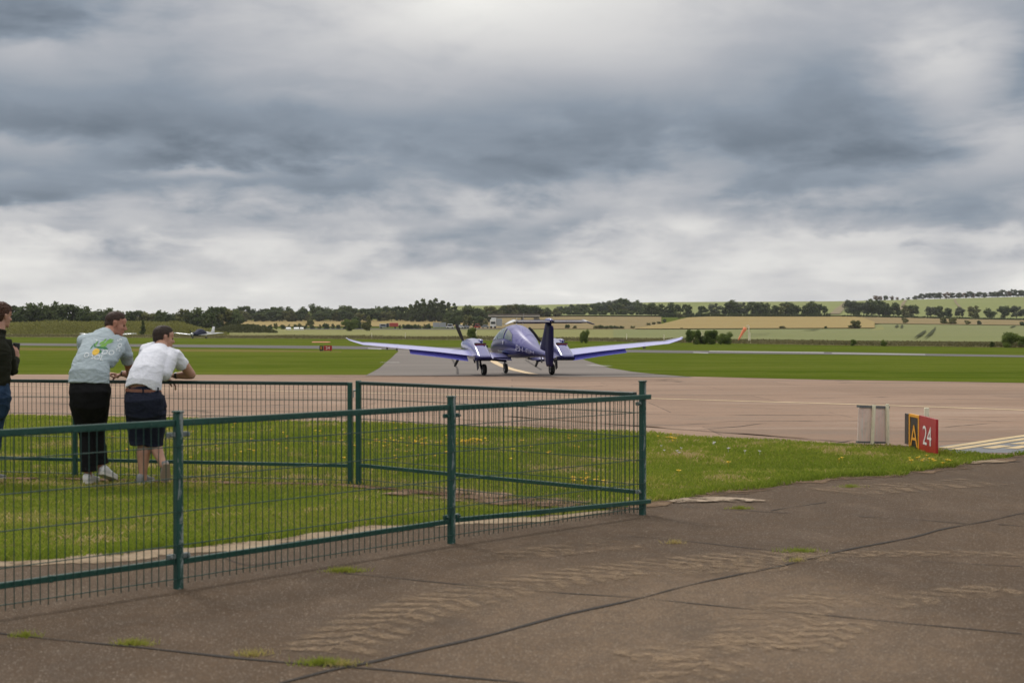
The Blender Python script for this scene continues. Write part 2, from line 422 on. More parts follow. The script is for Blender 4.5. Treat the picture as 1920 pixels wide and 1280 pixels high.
def concrete_taxi(T, b):
    o = objc(T)
    sp = T.node('ShaderNodeSeparateXYZ'); T.link(o, sp.inputs[0])
    big = T.noise(T.vscale(o, (.5, 1, 1)), .10, 4, .6, .5)
    mid = T.noise(T.vscale(o, (.3, 1, 1)), .55, 5, .7, .5)
    fine = T.noise(o, 9, 4, .75); spk = T.noise(o, 45, 2, .8)
    c = T.ramp(big, [(.3, (0.237, 0.157, 0.110)), (.5, (0.297, 0.199, 0.141)), (.7, (0.361, 0.246, 0.176))])
    # slabs of slightly different shade
    br = T.node('ShaderNodeTexBrick'); T.link(o, br.inputs['Vector'])
    br.offset = .5; br.inputs['Scale'].default_value = 1.0; br.inputs['Brick Width'].default_value = 6.1; br.inputs['Row Height'].default_value = 4.55
    br.inputs['Mortar Size'].default_value = .016; br.inputs['Mortar Smooth'].default_value = .3; br.inputs['Bias'].default_value = 0
    br.inputs['Color1'].default_value = (.30, .30, .30, 1); br.inputs['Color2'].default_value = (.62, .62, .62, 1); br.inputs['Mortar'].default_value = (.5, .5, .5, 1)
    c = T.mix(.55, c, T.mix(.6, (.5, .5, .5), br.outputs['Color']), 'OVERLAY')
    c = T.mix(T.mul(br.outputs['Fac'], T.mapr(mid, .40, .60, .15, .95)), c, (.05, .038, .032))
    c = T.mix(T.mapr(mid, .5, .72, 0, .55), c, (.19, .155, .128))
    c = T.mix(T.mapr(mid, .5, .32, 0, .4), c, (.40, .31, .245))
    # ragged cracks
    wv = T.node('ShaderNodeTexVoronoi'); wv.feature = 'DISTANCE_TO_EDGE'
    nn = T.node('ShaderNodeTexNoise'); T.link(o, nn.inputs['Vector']); nn.inputs['Scale'].default_value = .6; nn.inputs['Detail'].default_value = 5
    va = T.node('ShaderNodeVectorMath', operation='MULTIPLY_ADD'); T.link(nn.outputs['Color'], va.inputs[0]); va.inputs[1].default_value = (3, 1.2, 0); T.link(o, va.inputs[2])
    T.link(T.vscale(va.outputs[0], (.45, 1, 1)), wv.inputs['Vector']); wv.inputs['Scale'].default_value = .14
    crack = T.mapr(wv.outputs['Distance'], .0, .012, 1, 0)
    c = T.mix(T.mul(crack, T.mapr(mid, .44, .56, 0, .8)), c, (.06, .046, .038))
    c = T.mix(T.mapr(fine, .35, .75, 0, .32), c, (.14, .108, .084))
    c = T.mix(T.mapr(spk, .6, .75, 0, .4), c, (.42, .35, .29))
    T.link(c, b.inputs['Base Color'])
    bump(T, b, T.add(fine, spk), .25, .008)
M_taxi = mat('worn pink concrete', (.33, .25, .19), .85, spec=.15, build=concrete_taxi)

def dark_taxi(T, b):
    o = objc(T); big = T.noise(T.vscale(o, (.5, 1, 1)), .12, 5, .6, .4); fine = T.noise(o, 14, 4, .75)
    c = T.ramp(big, [(.3, (0.151, 0.133, 0.120)), (.7, (0.215, 0.187, 0.168))])
    c = T.mix(T.mapr(fine, .4, .7, 0, .35), c, (.09, .082, .078))
    T.link(c, b.inputs['Base Color']); bump(T, b, fine, .25, .01)
M_dark = mat('grey asphalt', (.14, .13, .12), .8, spec=.2, build=dark_taxi)
M_runway = mat('runway asphalt', (.2, .19, .185), .85, spec=.05, build=lambda T, b: (
    T.link(T.ramp(T.noise(T.vscale(objc(T), (.1, 1, 1)), .15, 4, .6), [(.35, (.125, .118, .114)), (.65, (.165, .157, .152))]), b.inputs['Base Color'])))
M_rwmark = mat('worn white runway paint', (.5, .48, .46), .7, build=lambda T, b: (
    T.link(T.ramp(T.noise(T.vscale(objc(T), (.2, 1, 1)), .8, 4, .7), [(.35, (.20, .19, .182)), (.6, (.33, .315, .30))]), b.inputs['Base Color'])))

def paint(name, col, scale=3.0, lo=.40, hi=.5):
    def bld(T, b):
        o = objc(T); n = T.noise(T.vscale(o, (.6, 1, 1)), scale, 5, .7)
        T.link(T.mix(T.mapr(T.noise(o, 1.2, 4, .6), .35, .7), col, tuple(k * .72 for k in col)), b.inputs['Base Color'])
        alpha_out(T, b, T.mapr(n, lo - .08, hi - .04, .0, 1.0))
    return mat(name, col, .7, build=bld)
M_yellow = paint('worn yellow paint', (.72, .54, .32), 2.2, .22, .36)
M_white = mat('white paint', (.62, .60, .57), .6)
M_yel2 = paint('hold line yellow paint', (.58, .44, .24), 5, .30, .44)
M_blueasph = varied('bluish asphalt patch', (.115, .125, .14), (.17, .175, .185), 2.0, .75)

# ------------------------------------------------------------------ ground sheets
def build_ground():
    a = np.concatenate([np.linspace(-1.1, -.42, 12), np.linspace(-.40, .40, 81), np.linspace(.42, 1.1, 12)])
    yy = YL; V = []; 
    for y in yy:
        k = max(y, 1) if y > 60 else (y * .0 + 60)
        xs = a * k * (1.0 if y > 60 else 1.0)
        V.append(np.stack([xs, np.full_like(xs, y), hgt(xs, np.full_like(xs, y))], 1))
    n = len(a); V = np.concatenate(V)
    I = np.arange(len(yy) - 1)[:, None] * n + np.arange(n - 1)[None]
    F = np.stack([I, I + 1, I + n + 1, I + n], -1).reshape(-1, 4)
    return tag(fast_mesh('ground', V, F, M_ground), kind='structure')
build_ground()

def resample(pts, n):
    p = np.array([(q[0], q[1]) for q in pts], float)
    s = np.concatenate([[0], np.cumsum(np.hypot(*(np.diff(p, axis=0).T)))]); t = np.linspace(0, s[-1], n)
    return np.stack([np.interp(t, s, p[:, 0]), np.interp(t, s, p[:, 1])], 1)
def sheet(name, lower, upper, m, off, nx=60, ny=30, kind='structure', jit=0.0, world=False, byx=False, parent=None):
    """ground-hugging sheet between two boundary curves given as points of the photograph (or world xy)"""
    if byx:
        x0 = max(lower[0][0], upper[0][0]); x1 = min(lower[-1][0], upper[-1][0]); xs = np.linspace(x0, x1, nx)
        L = np.stack([xs, np.interp(xs, *zip(*lower))], 1); U = np.stack([xs, np.interp(xs, *zip(*upper))], 1)
    else: L = resample(lower, nx); U = resample(upper, nx)
    if not world:
        L = np.array([gp(*q)[:2] for q in L]); U = np.array([gp(*q)[:2] for q in U])
    if jit:
        for i in range(nx):
            for A in (L, U):
                A[i, 1] += jit * A[i, 1] * (mnoise.noise(Vector((A[i, 0] * 1.3, A[i, 1] * .7, 5))) + .5 * mnoise.noise(Vector((A[i, 0] * 4.3, 3, 1))))
    V = []; UV = []
    for i in range(nx):
        for j in range(ny):
            s = j / (ny - 1)
            y = L[i, 1] * (U[i, 1] / L[i, 1]) ** s
            a0 = L[i, 0] / L[i, 1]; a1 = U[i, 0] / U[i, 1]
            tt = (y - L[i, 1]) / (U[i, 1] - L[i, 1]) if abs(U[i, 1] - L[i, 1]) > 1e-6 else s
            x = L[i, 0] + (U[i, 0] - L[i, 0]) * tt
            V.append((x, y)); UV.append((i / (nx - 1), s))
    V = np.array(V); z = hgt(V[:, 0], V[:, 1]) + off
    V = np.column_stack([V, z])
    I = np.arange(nx - 1)[:, None] * ny + np.arange(ny - 1)[None]
    F = np.stack([I, I + ny, I + ny + 1, I + 1], -1).reshape(-1, 4)
    o = fast_mesh(name, V, F, m, parent)
    l = o.data.uv_layers.new(name='UVMap'); l.data.foreach_set('uv', np.array(UV, np.float32)[F.ravel()].ravel())
    if kind: tag(o, kind=kind)
    return o
def ribbon(name, pts, width, m, off, step=.25, world=False, kind='structure', wob=0.0, parent=None, taper=False):
    """a painted line / crack following points of the photograph, of real width"""
    P = [Vector(q) for q in pts] if world else [gp(*q) for q in pts]
    P = np.array([(p.x, p.y) for p in P]); s = np.concatenate([[0], np.cumsum(np.hypot(*(np.diff(P, axis=0).T)))])
    n = max(int(s[-1] / step), 3); t = np.linspace(0, s[-1], n)
    C = np.stack([np.interp(t, s, P[:, 0]), np.interp(t, s, P[:, 1])], 1)
    for _ in range(3 if len(pts) > 2 else 0): C[1:-1] = (C[:-2] + 2 * C[1:-1] + C[2:]) / 4
    D = np.gradient(C, axis=0); D /= np.linalg.norm(D, axis=1)[:, None]; N = np.stack([-D[:, 1], D[:, 0]], 1)
    V = []; UV = []
    for i in range(n):
        ww = width * (1 + wob * 1.2 * mnoise.noise(Vector((t[i] * 2.7, width * 91, 2.2)))) * .5
        if taper: ww *= min(1, 4 * min(i, n - 1 - i) / n + .05)
        sh = wob * .05 * mnoise.noise(Vector((t[i] * 1.1, 7, width * 50)))
        for k in (-1, 1):
            q = C[i] + N[i] * (ww * k + sh); V.append((q[0], q[1])); UV.append((t[i], (k + 1) / 2))
    V = np.array(V); V = np.column_stack([V, hgt(V[:, 0], V[:, 1]) + off])
    I = np.arange(n - 1) * 2; F = np.stack([I, I + 2, I + 3, I + 1], -1)
    o = fast_mesh(name, V, F, m, parent)
    l = o.data.uv_layers.new(name='UVMap'); l.data.foreach_set('uv', np.array(UV, np.float32)[F.ravel()].ravel())
    if kind: tag(o, kind=kind)
    return o

# boundary curves of the photograph
C_APRON = [(-1500, 1110), (-400, 1078), (0, 1054), (129, 1049), (312, 1032), (511, 1014), (651, 995), (792, 984), (897, 976), (1005, 970),
           (1202, 950), (1272, 934), (1450, 914), (1527, 903), (1681, 891), (1812, 873), (1889, 857), (1960, 850)]
C_TAXN = [(-1500, 757), (-400, 772), (0, 779), (300, 785), (493, 789), (651, 792), (897, 801), (1205, 812), (1280, 818), (1550, 831), (1700, 839), (1800, 847), (1889, 857), (1960, 850)]
C_TAXF = [(-1500, 693), (0, 702), (690, 703), (1297, 706), (1500, 711), (1920, 718), (3400, 740)]
C_RWN = [(-1500, 639), (0, 647.5), (600, 654), (900, 657), (1260, 662), (1580, 665), (1920, 670), (3400, 690)]
C_RWF = [(-1500, 636), (0, 643), (600, 648.5), (900, 652), (1260, 657.2), (1580, 660.5), (1920, 666.5), (3400, 684)]
C_BND = [(-1500, 627), (0, 632), (600, 635.5), (1100, 640), (1260, 642), (1580, 648), (1920, 652), (3400, 668)]
C_CROP = [(-1500, 622), (0, 625), (600, 628), (1100, 634), (1260, 637), (1580, 641), (1920, 643.5), (3400, 655)]
C_FAR = [(-1500, 616), (430, 616), (880, 616), (1240, 618), (1640, 616), (1660, 607.5), (1920, 611), (3400, 620)]

# near apron: from behind the camera to the grass edge
def edge_world(curve, n):
    return np.array([gp(*q)[:2] for q in resample(curve, n)])
Ea = edge_world(C_APRON, 300)
for i in range(len(Ea)):
    Ea[i, 1] += .20 * mnoise.noise(Vector((Ea[i, 0] * 1.6, 0, 1))) + .16 * mnoise.noise(Vector((Ea[i, 0] * 5, 0, 4)))
lowA = [(q[0] * 1.0, -30.0) for q in Ea]
def poly_sheet(name, low, up, m, off, ny):
    n = len(up); V = []
    for i in range(n):
        for j in range(ny):
            s = 1 - (1 - j / (ny - 1)) ** 2
            V.append((low[i][0] + (up[i][0] - low[i][0]) * s, low[i][1] + (up[i][1] - low[i][1]) * s))
    V = np.array(V); V = np.column_stack([V, hgt(V[:, 0], V[:, 1]) + off])
    I = np.arange(n - 1)[:, None] * ny + np.arange(ny - 1)[None]
    F = np.stack([I, I + ny, I + ny + 1, I + 1], -1).reshape(-1, 4)
    return tag(fast_mesh(name, V, F, m), kind='structure')
right = [(gp(1960, 850)[0] + k * 3.0, gp(1960, 850)[1] - .25 * k) for k in range(1, 10)]
upA = [(-42, Ea[0, 1] - 1)] + [tuple(q) for q in Ea] + right
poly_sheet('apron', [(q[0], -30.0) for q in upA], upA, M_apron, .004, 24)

Et = edge_world(C_TAXN, 260)
for i in range(len(Et)):
    Et[i, 1] += .14 * mnoise.noise(Vector((Et[i, 0] * .9, 0, 1))) + .09 * mnoise.noise(Vector((Et[i, 0] * 3, 0, 4)))
tx_low = [tuple(q) for q in Et] + [(right[-1][0] + 40, right[-1][1] - 6)]
far = edge_world(C_TAXF, len(tx_low))
sheet('taxiway', tx_low, [tuple(q) for q in far], M_taxi, .006, 261, 44, world=True)

# grass beyond the taxiway, the dark side taxiway, the runway
sheet('grass_field', C_TAXF, C_BND, M_lawn, .010, 120, 60, byx=True)
side_l = [(686, 704.2), (700, 697), (712, 690), (722, 681), (733, 672), (741, 664), (747, 659), (744, 655)]
side_r = [(1300, 707.6), (1230, 702), (1186, 697.5), (1142, 690), (1099, 676), (1081, 669), (1062, 664), (1062, 659.5)]
Ls = resample(side_l, 60); Rs = resample(side_r, 60)
Ls[:, 1] = Rs[:, 1] = np.linspace(1, 0, 60)
# rows must run across: pair both edges by equal height in the picture
rows = np.linspace(0, 1, 60)
Ll = np.stack([np.interp(np.interp(rows, [0, 1], [655.5, 704.5]), [q[1] for q in side_l[::-1]], [q[0] for q in side_l[::-1]]), np.interp(rows, [0, 1], [655.5, 704.5])], 1)
Rr = np.stack([np.interp(np.interp(rows, [0, 1], [660.0, 707.8]), [q[1] for q in side_r[::-1]], [q[0] for q in side_r[::-1]]), np.interp(rows, [0, 1], [660.0, 707.8])], 1)
def across(name, A, B, m, off, nx):
    A = np.array([gp(*q)[:2] for q in A]); B = np.array([gp(*q)[:2] for q in B]); n = len(A); V = []
    for i in range(n):
        for j in range(nx):
            s = j / (nx - 1); V.append(A[i] * (1 - s) + B[i] * s)
    V = np.array(V); V = np.column_stack([V, hgt(V[:, 0], V[:, 1]) + off])
    I = np.arange(n - 1)[:, None] * nx + np.arange(nx - 1)[None]
    F = np.stack([I, I + nx, I + nx + 1, I + 1], -1).reshape(-1, 4)
    return tag(fast_mesh(name, V, F, m), kind='structure')
M_straw = grass_mat('dry straw grass', (0.176, 0.158, 0.042), (0.132, 0.142, 0.031), (0.220, 0.173, 0.077), .08, .4, (.25, 1, 1), .3)
sheet('grass_verge', [(-1500, 648), (0, 657), (420, 660), (640, 660)], [(-1500, 642), (0, 651), (420, 655), (640, 658.6)], M_straw, .014, 80, 8, byx=True)
across('side_taxiway', Ll, Rr, M_dark, .018, 50)
sheet('runway', C_RWN, C_RWF, M_runway, .024, 120, 8, byx=True)
for a, b_, r0, r1 in ((1330, 1545, 658.6, 661.2), (1300, 1328, 661.0, 662.0), (1560, 1735, 662.5, 664.8), (690, 715, 653.3, 654.3)):
    sheet('runway_marking', [(a, r0 + 1.1), (b_, r1 + 1.3)], [(a, r0 - .7), (b_, r1 - .7)], M_rwmark, .032, 30, 4)
ribbon('taxiway_dash', [(713, 680), (749, 680)], .42, M_white, .026, world=False)
ribbon('taxiway_dash', [(1105, 685.2), (1143, 686.6)], .42, M_white, .026)
ribbon('taxiway_curve_line', [(906, 660), (913, 668), (921, 675), (932, 682), (944, 687.5), (958, 692.5), (980, 698), (1004, 703.5)], .42, M_yellow, .030, wob=.1)
ribbon('taxiway_centre_line', [(-600, 716), (0, 722), (300, 728.5), (651, 736), (897, 742), (1220, 747.5), (1560, 757.5), (1920, 769.5), (2500, 790)], .21, M_yellow, .012, wob=.15)
for pts in ([(1284, 727.5), (1400, 729), (1466, 731)], [(1530, 731.5), (1660, 735), (1760, 739), (1920, 741)], [(1360, 764), (1480, 768)],
            [(1766, 802.5), (1800, 799), (1858, 794)], [(1760, 785), (1858, 791), (1920, 790)], [(1560, 833), (1605, 826)], [(1290, 808), (1380, 801), (1440, 793)],
            [(300, 744), (520, 748), (700, 750)], [(20, 757), (200, 762), (330, 764)], [(980, 765), (1180, 770)], [(690, 775), (900, 781)]):
    ribbon('pavement_crack', pts, .028, mat('crack filler', (.045, .036, .032), .9) if 'crack filler' not in MATS else MATS['crack filler'], .011, wob=.9, taper=True)
for pts in ([(853, 683), (858, 693), (858, 702)], [(845, 668), (853, 683)], [(985, 675), (1015, 694)]):
    ribbon('pavement_crack', pts, .09, MATS['crack filler'], .028, wob=.6)
sheet('asphalt_patch', [(1790, 850), (1960, 850)], [(1760, 838), (1960, 812)], M_blueasph, .009, 20, 10)
ribbon('holding_line', [(1768, 841.5), (1920, 818.5), (2040, 801)], .15, M_yel2, .014)
ribbon('holding_line', [(1788, 844.5), (1920, 824.5), (2040, 807)], .15, M_yel2, .014)
for k in range(4):
    a = 1853 + k * 52; ribbon('holding_line', [(a, 842.0 - (a - 1853) * .15), (a + 34, 842.0 - (a - 1819) * .15)], .17, M_yel2, .014)
for k in range(3):
    a = 1895 + k * 52; ribbon('holding_line', [(a, 842.5 - (a - 1895) * .15), (a + 34, 842.5 - (a - 1861) * .15)], .17, M_yel2, .014)

# ------------------------------------------------------------------ cracks, joints and mud on the near apron
M_crack = mat('open joint', (.03, .024, .02), .95)
for pts, wd in (([(-300, 1166), (0, 1190), (120, 1201), (300, 1222), (640, 1256), (960, 1281), (1400, 1320)], .020),
                ([(520, 1285), (560, 1275), (645, 1256), (700, 1247), (960, 1179), (1080, 1150), (1200, 1123), (1390, 1079), (1560, 1042), (1760, 996), (1920, 965), (2100, 930)], .024),
                ([(640, 1078), (780, 1091), (960, 1105), (1080, 1115), (1200, 1123), (1410, 1145), (1650, 1165), (1800, 1178), (1920, 1190)], .011),
                ([(1180, 1008), (1300, 1018), (1480, 1036)], .010), ([(1610, 970), (1700, 975), (1812, 983)], .014), ([(1450, 959), (1500, 951), (1550, 943)], .014),
                ([(1872, 985), (1960, 992)], .014), ([(1810, 868), (1860, 871), (1915, 866)], .02), ([(385, 1038), (430, 1055), (460, 1063), (560, 1050)], .009),
                ([(1280, 952), (1380, 958), (1480, 963)], .010), ([(1730, 1055), (1850, 1062), (1920, 1064)], .01)):
    ribbon('pavement_joint', pts, wd, M_crack, .0062 + wd * .1, step=.05, wob=1.0)

def mud_mat(name, treadk, chev, col=(.40, .29, .19), thr=.5):
    def bld(T, b):
        uvn = T.node('ShaderNodeTexCoord'); sp = T.node('ShaderNodeSeparateXYZ'); T.link(uvn.outputs['UV'], sp.inputs[0])
        U, Vv = sp.outputs[0], sp.outputs[1]
        cen = T.m('ABSOLUTE', T.sub(Vv, .5))
        o = uvn.outputs['Object']; n = T.noise(o, 1.7, 5, .65, .5); n2 = T.noise(o, 9, 4, .7)
        ph = T.add(T.add(T.mul(U, treadk), T.mul(cen, chev * 1.6)), T.add(T.mul(n2, 4.0), T.mul(T.m('GREATER_THAN', Vv, .5), 2.6)))
        tr = T.mapr(T.add(T.m('SINE', ph), T.mul(T.sub(T.noise(o, 16, 4, .7), .5), 3.0)), -1.0, .4, 0.0, 1.0)
        edge = T.mapr(cen, .30, .5, 1, 0)
        a = T.mul(T.mul(T.add(T.mul(tr, .75), .12), edge), T.mapr(n, thr - .13, thr + .14, 0, 1))
        a = T.mul(a, T.mapr(T.noise(o, 34, 4, .75), .38, .62, .15, 1))
        T.link(T.mix(T.mapr(n2, .3, .7), col, tuple(k * .7 for k in col)), b.inputs['Base Color'])
        alpha_out(T, b, T.mul(a, .62))
    return mat(name, col, .95, spec=.1, build=bld)
M_mud1 = mud_mat('tread mud print', 38, 7, thr=.40); M_mud2 = mud_mat('loose dust print', 30, 5, thr=.46)
for pts, wd, mm in (([(610, 1228), (700, 1175), (820, 1133), (960, 1104), (1100, 1080), (1250, 1062), (1400, 1049), (1560, 1043)], .62, M_mud1),
                    ([(1480, 1046), (1650, 1041), (1800, 1041), (2000, 1046)], .3, M_mud2),
                    ([(1240, 1310), (1290, 1268), (1330, 1240)], .5, M_mud1), ([(1400, 1215), (1460, 1160), (1520, 1132), (1600, 1122)], .55, M_mud1),
                    ([(1180, 1240), (1300, 1222), (1420, 1210)], .4, M_mud2), ([(1640, 1135), (1760, 1121), (1900, 1108)], .45, M_mud2), ([(1500, 1225), (1560, 1190), (1600, 1170)], .4, M_mud1),
                    ([(1150, 1090), (1300, 1072), (1480, 1066)], .35, M_mud2), ([(930, 1050), (1080, 1030), (1180, 1022)], .5, M_mud2), ([(1560, 925), (1700, 915), (1850, 905)], .8, M_mud2)):
    ribbon('tyre_mud_print', pts, wd, mm, .0108 + .0006 * (pts[0][0] % 7), step=.1)

def dirt_mat(name, c1, c2, thr, scale=3.0):
    def bld(T, b):
        uvn = T.node('ShaderNodeTexCoord'); sp = T.node('ShaderNodeSeparateXYZ'); T.link(uvn.outputs['UV'], sp.inputs[0])
        o = uvn.outputs['Object']; n = T.noise(o, scale, 6, .7, .4); n2 = T.noise(o, 26, 3, .7)
        e = T.mapr(T.m('ABSOLUTE', T.sub(sp.outputs[1], .5)), .18, .5, 1, 0)
        c = T.ramp(n, [(.35, c1), (.65, c2)]); c = T.mix(T.mapr(n2, .4, .7, 0, .5), c, tuple(k * .5 for k in c1))
        T.link(c, b.inputs['Base Color'])
        alpha_out(T, b, T.mapr(T.add(T.mul(n, .6), T.mul(e, .6)), thr, thr + .12, 0, 1))
        bump(T, b, n2, .5, .01)
    return mat(name, c1, .95, spec=.1, build=bld)
M_soil = dirt_mat('dry soil', (.15, .085, .052), (.24, .155, .10), .82)
M_soil3 = dirt_mat('trodden bare soil', (.17, .105, .066), (.27, .185, .125), .85, 1.6)
M_soil2 = dirt_mat('dark ragged soil edge', (.12, .078, .05), (.21, .145, .095), .84, 2.2)
M_litter = dirt_mat('pale grit', (.27, .20, .135), (.36, .285, .20), .76, 2.0)
M_slabpatch = dirt_mat('pale cement patch', (.36, .28, .205), (.44, .35, .265), .84, 3.0)
# the strip of pale grit between grass edge and fence, worn soil under the fences
gr = [tuple(Ea[i]) for i in range(0, 300, 4)]
gr = [q for q in gr if -9 < q[0] < 7.4]
grl = [q for q in gr if q[0] < .9]; grr = [q for q in gr if q[0] >= .9]
ribbon('grit_strip', [(x, y - .13) for x, y in grl], .50, M_litter, .0085, world=True, step=.1, wob=.8)
ribbon('soil_edge', [(x, y - .05) for x, y in grr], .55, M_soil2, .0098, world=True, step=.1, wob=1.0)
ribbon('worn_soil', [(-500, 892), (-120, 898), (140, 899), (400, 906), (657, 911), (800, 925), (900, 935), (1010, 946), (1110, 952), (1190, 955)], .42, M_soil, .012, step=.2)
ribbon('worn_soil', [(770, 921), (860, 931), (960, 941), (1080, 950)], 1.7, M_soil3, .016, step=.2)
ribbon('cement_patch', [(1262, 944), (1330, 939), (1435, 942)], .55, M_slabpatch, .0175, step=.05, wob=1.0)
ribbon('cement_patch', [(1812, 869), (1850, 868), (1880, 866)], .5, M_litter, .014, step=.1)

# ------------------------------------------------------------------ the far fields
def field_mat(name, c1, c2, c3, s=.02, lines=None):
    def bld(T, b):
        o = objc(T); f1 = T.noise(T.vscale(o, (.4, 1, 1)), s, 4, .6); f2 = T.noise(T.vscale(o, (.5, 1, 1)), s * 9, 4, .7); f3 = T.noise(o, .9, 3, .7)
        c = T.ramp(f1, [(.3, c1), (.7, c2)]); c = T.mix(T.mapr(f2, .45, .75, 0, .6), c, c3)
        c = T.mix(T.mapr(f3, .3, .7, 0, .3), c, tuple(k * .5 for k in c1))
        T.link(c, b.inputs['Base Color'])
    return mat(name, c1, .95, spec=.1, build=bld)
M_crop = field_mat('green cereal crop', (.24, .235, .085), (.20, .205, .072), (.28, .26, .11))
M_cropr = field_mat('grey green crop', (.21, .22, .09), (.175, .195, .078), (.24, .24, .11))
M_wheat = field_mat('ripe wheat', (0.336, 0.251, 0.100), (0.299, 0.223, 0.088), (0.365, 0.283, 0.120))
M_brown = field_mat('dry meadow', (.27, .20, .095), (.22, .175, .08), (.30, .235, .12))
M_hill = field_mat('green hill pasture', (0.235, 0.256, 0.091), (0.191, 0.219, 0.072), (0.279, 0.275, 0.117), .01)
M_rough = field_mat('rough tall grass', (.20, .18, .065), (.16, .155, .05), (.26, .21, .10), .05)
M_dkcrop = field_mat('dark trampled crop', (.06, .07, .028), (.05, .06, .025), (.08, .08, .035), .1)
M_track = field_mat('pale chalk track', (.26, .215, .135), (.22, .185, .11), (.30, .25, .165), .1)
sheet('rough_grass', C_BND, C_CROP, M_rough, .05, 100, 8, byx=True)
sheet('crop_field', [(430, C_CROP[2][1] - .9)] + C_CROP[3:], [(430, 616)] + C_FAR[2:], M_crop, .08, 100, 24, byx=True)
sheet('crop_field', [(1150, 634.2), (1260, 636), (1580, 640.4), (1920, 643), (3400, 654)], [(1150, 617.5), (1240, 618), (1600, 616.5), (1640, 608.5), (1660, 607.5), (1920, 611), (3400, 620)], M_cropr, .16, 100, 24, byx=True)
sheet('wheat_field', [(400, 613), (600, 613), (880, 612)], [(400, 601.5), (640, 601), (840, 599.5), (880, 601)], M_wheat, .3, 40, 10, byx=True)
sheet('dry_meadow', [(880, 617.3), (1240, 618.2)], [(880, 594.5), (1060, 594.2), (1240, 594.5)], M_brown, .3, 50, 20, byx=True)
sheet('wheat_field', [(1190, 618.3), (1220, 618.4), (1400, 617.6), (1640, 616.6)], [(1190, 617.8), (1240, 609), (1290, 596.5), (1330, 594.8), (1600, 594.8), (1618, 597), (1640, 605)], M_wheat, .55, 70, 20, byx=True)
sheet('meadow_strip', [(1600, 616.0), (1618, 609), (1640, 607.6), (1920, 611), (3400, 620)], [(1600, 594.2), (1700, 595.5), (1920, 601), (3400, 606)], M_brown, .45, 60, 12, byx=True)
sheet('hill_pasture', [(700, 597.5), (850, 597), (1060, 593.5), (1600, 593.7), (1920, 600), (2400, 603)], [(700, 580.5), (860, 574.8), (1000, 573.2), (1100, 570.8), (1240, 567.8), (1570, 566.2), (1700, 563.3), (1920, 557.4), (2400, 551)], M_hill, .8, 140, 50, byx=True)
for pts, wd in (([(1562, 592), (1572, 581), (1588, 567.5)], 5), ([(1570, 592), (1582, 579), (1592, 568)], 2.5), ([(1688, 583), (1694, 570), (1698, 565)], 3), ([(1800, 578), (1792, 569), (1790, 563)], 2)):
    ribbon('farm_track', pts, wd, M_track, 1.3, step=20)
for pts, wd in (([(1714, 639), (1726, 630), (1736, 621)], .9), ([(1733, 639), (1743, 630), (1750, 621), (1754, 613)], .9), ([(1506, 622), (1528, 619.5)], 1.0), ([(1520, 621.5), (1536, 618.8)], 1.0),
                ([(1396, 632), (1450, 627)], .7), ([(1680, 616), (1683, 610)], 1.4), ([(1690, 617), (1692, 610)], 1.2), ([(1894, 616), (1904, 612)], 1.2)):
    ribbon('crop_gap', pts, wd, M_dkcrop, .5, step=6, wob=.35, taper=True)
sheet('motorway', [(560, 618.0), (900, 618.2), (960, 618.3)], [(560, 616.6), (900, 616.6), (960, 616.6)], M_runway, .25, 30, 5, byx=True)

# ------------------------------------------------------------------ grass blades of the near strip (countless: one object)
def in_strip(x, y):
    """inside the grass strip between apron and taxiway (world)"""
    lo = np.interp(x, np.array([q[0] for q in SA]), np.array([q[1] for q in SA])); hi = np.interp(x, np.array([q[0] for q in SB]), np.array([q[1] for q in SB]))
    return (y > lo) & (y < hi)
def mono(E):
    o = []; 
    for q in E:
        if not o or q[0] > o[-1][0] + .02: o.append((q[0], q[1]))
    return o
SA = mono(Ea); SB = mono(Et)
M_blade = mat('grass blade', (.1, .15, .03), .7, spec=.2, build=lambda T, b: (
    T.link(T.ramp(T.node('ShaderNodeAttribute', attribute_name='tint').outputs['Fac'],
                  [(0, (0.149, 0.205, 0.022)), (.35, (0.218, 0.281, 0.033)), (.65, (0.310, 0.335, 0.055)), (.85, (0.414, 0.356, 0.110)), (1, (0.575, 0.432, 0.242))]), b.inputs['Base Color']), thin(T, b, .5)))
SOIL = np.array([gp(px, py)[:2] for px, py in [(-500, 892), (-120, 898), (140, 899), (400, 906), (657, 911), (800, 925), (900, 935), (1010, 946), (1110, 952), (1190, 955)]])
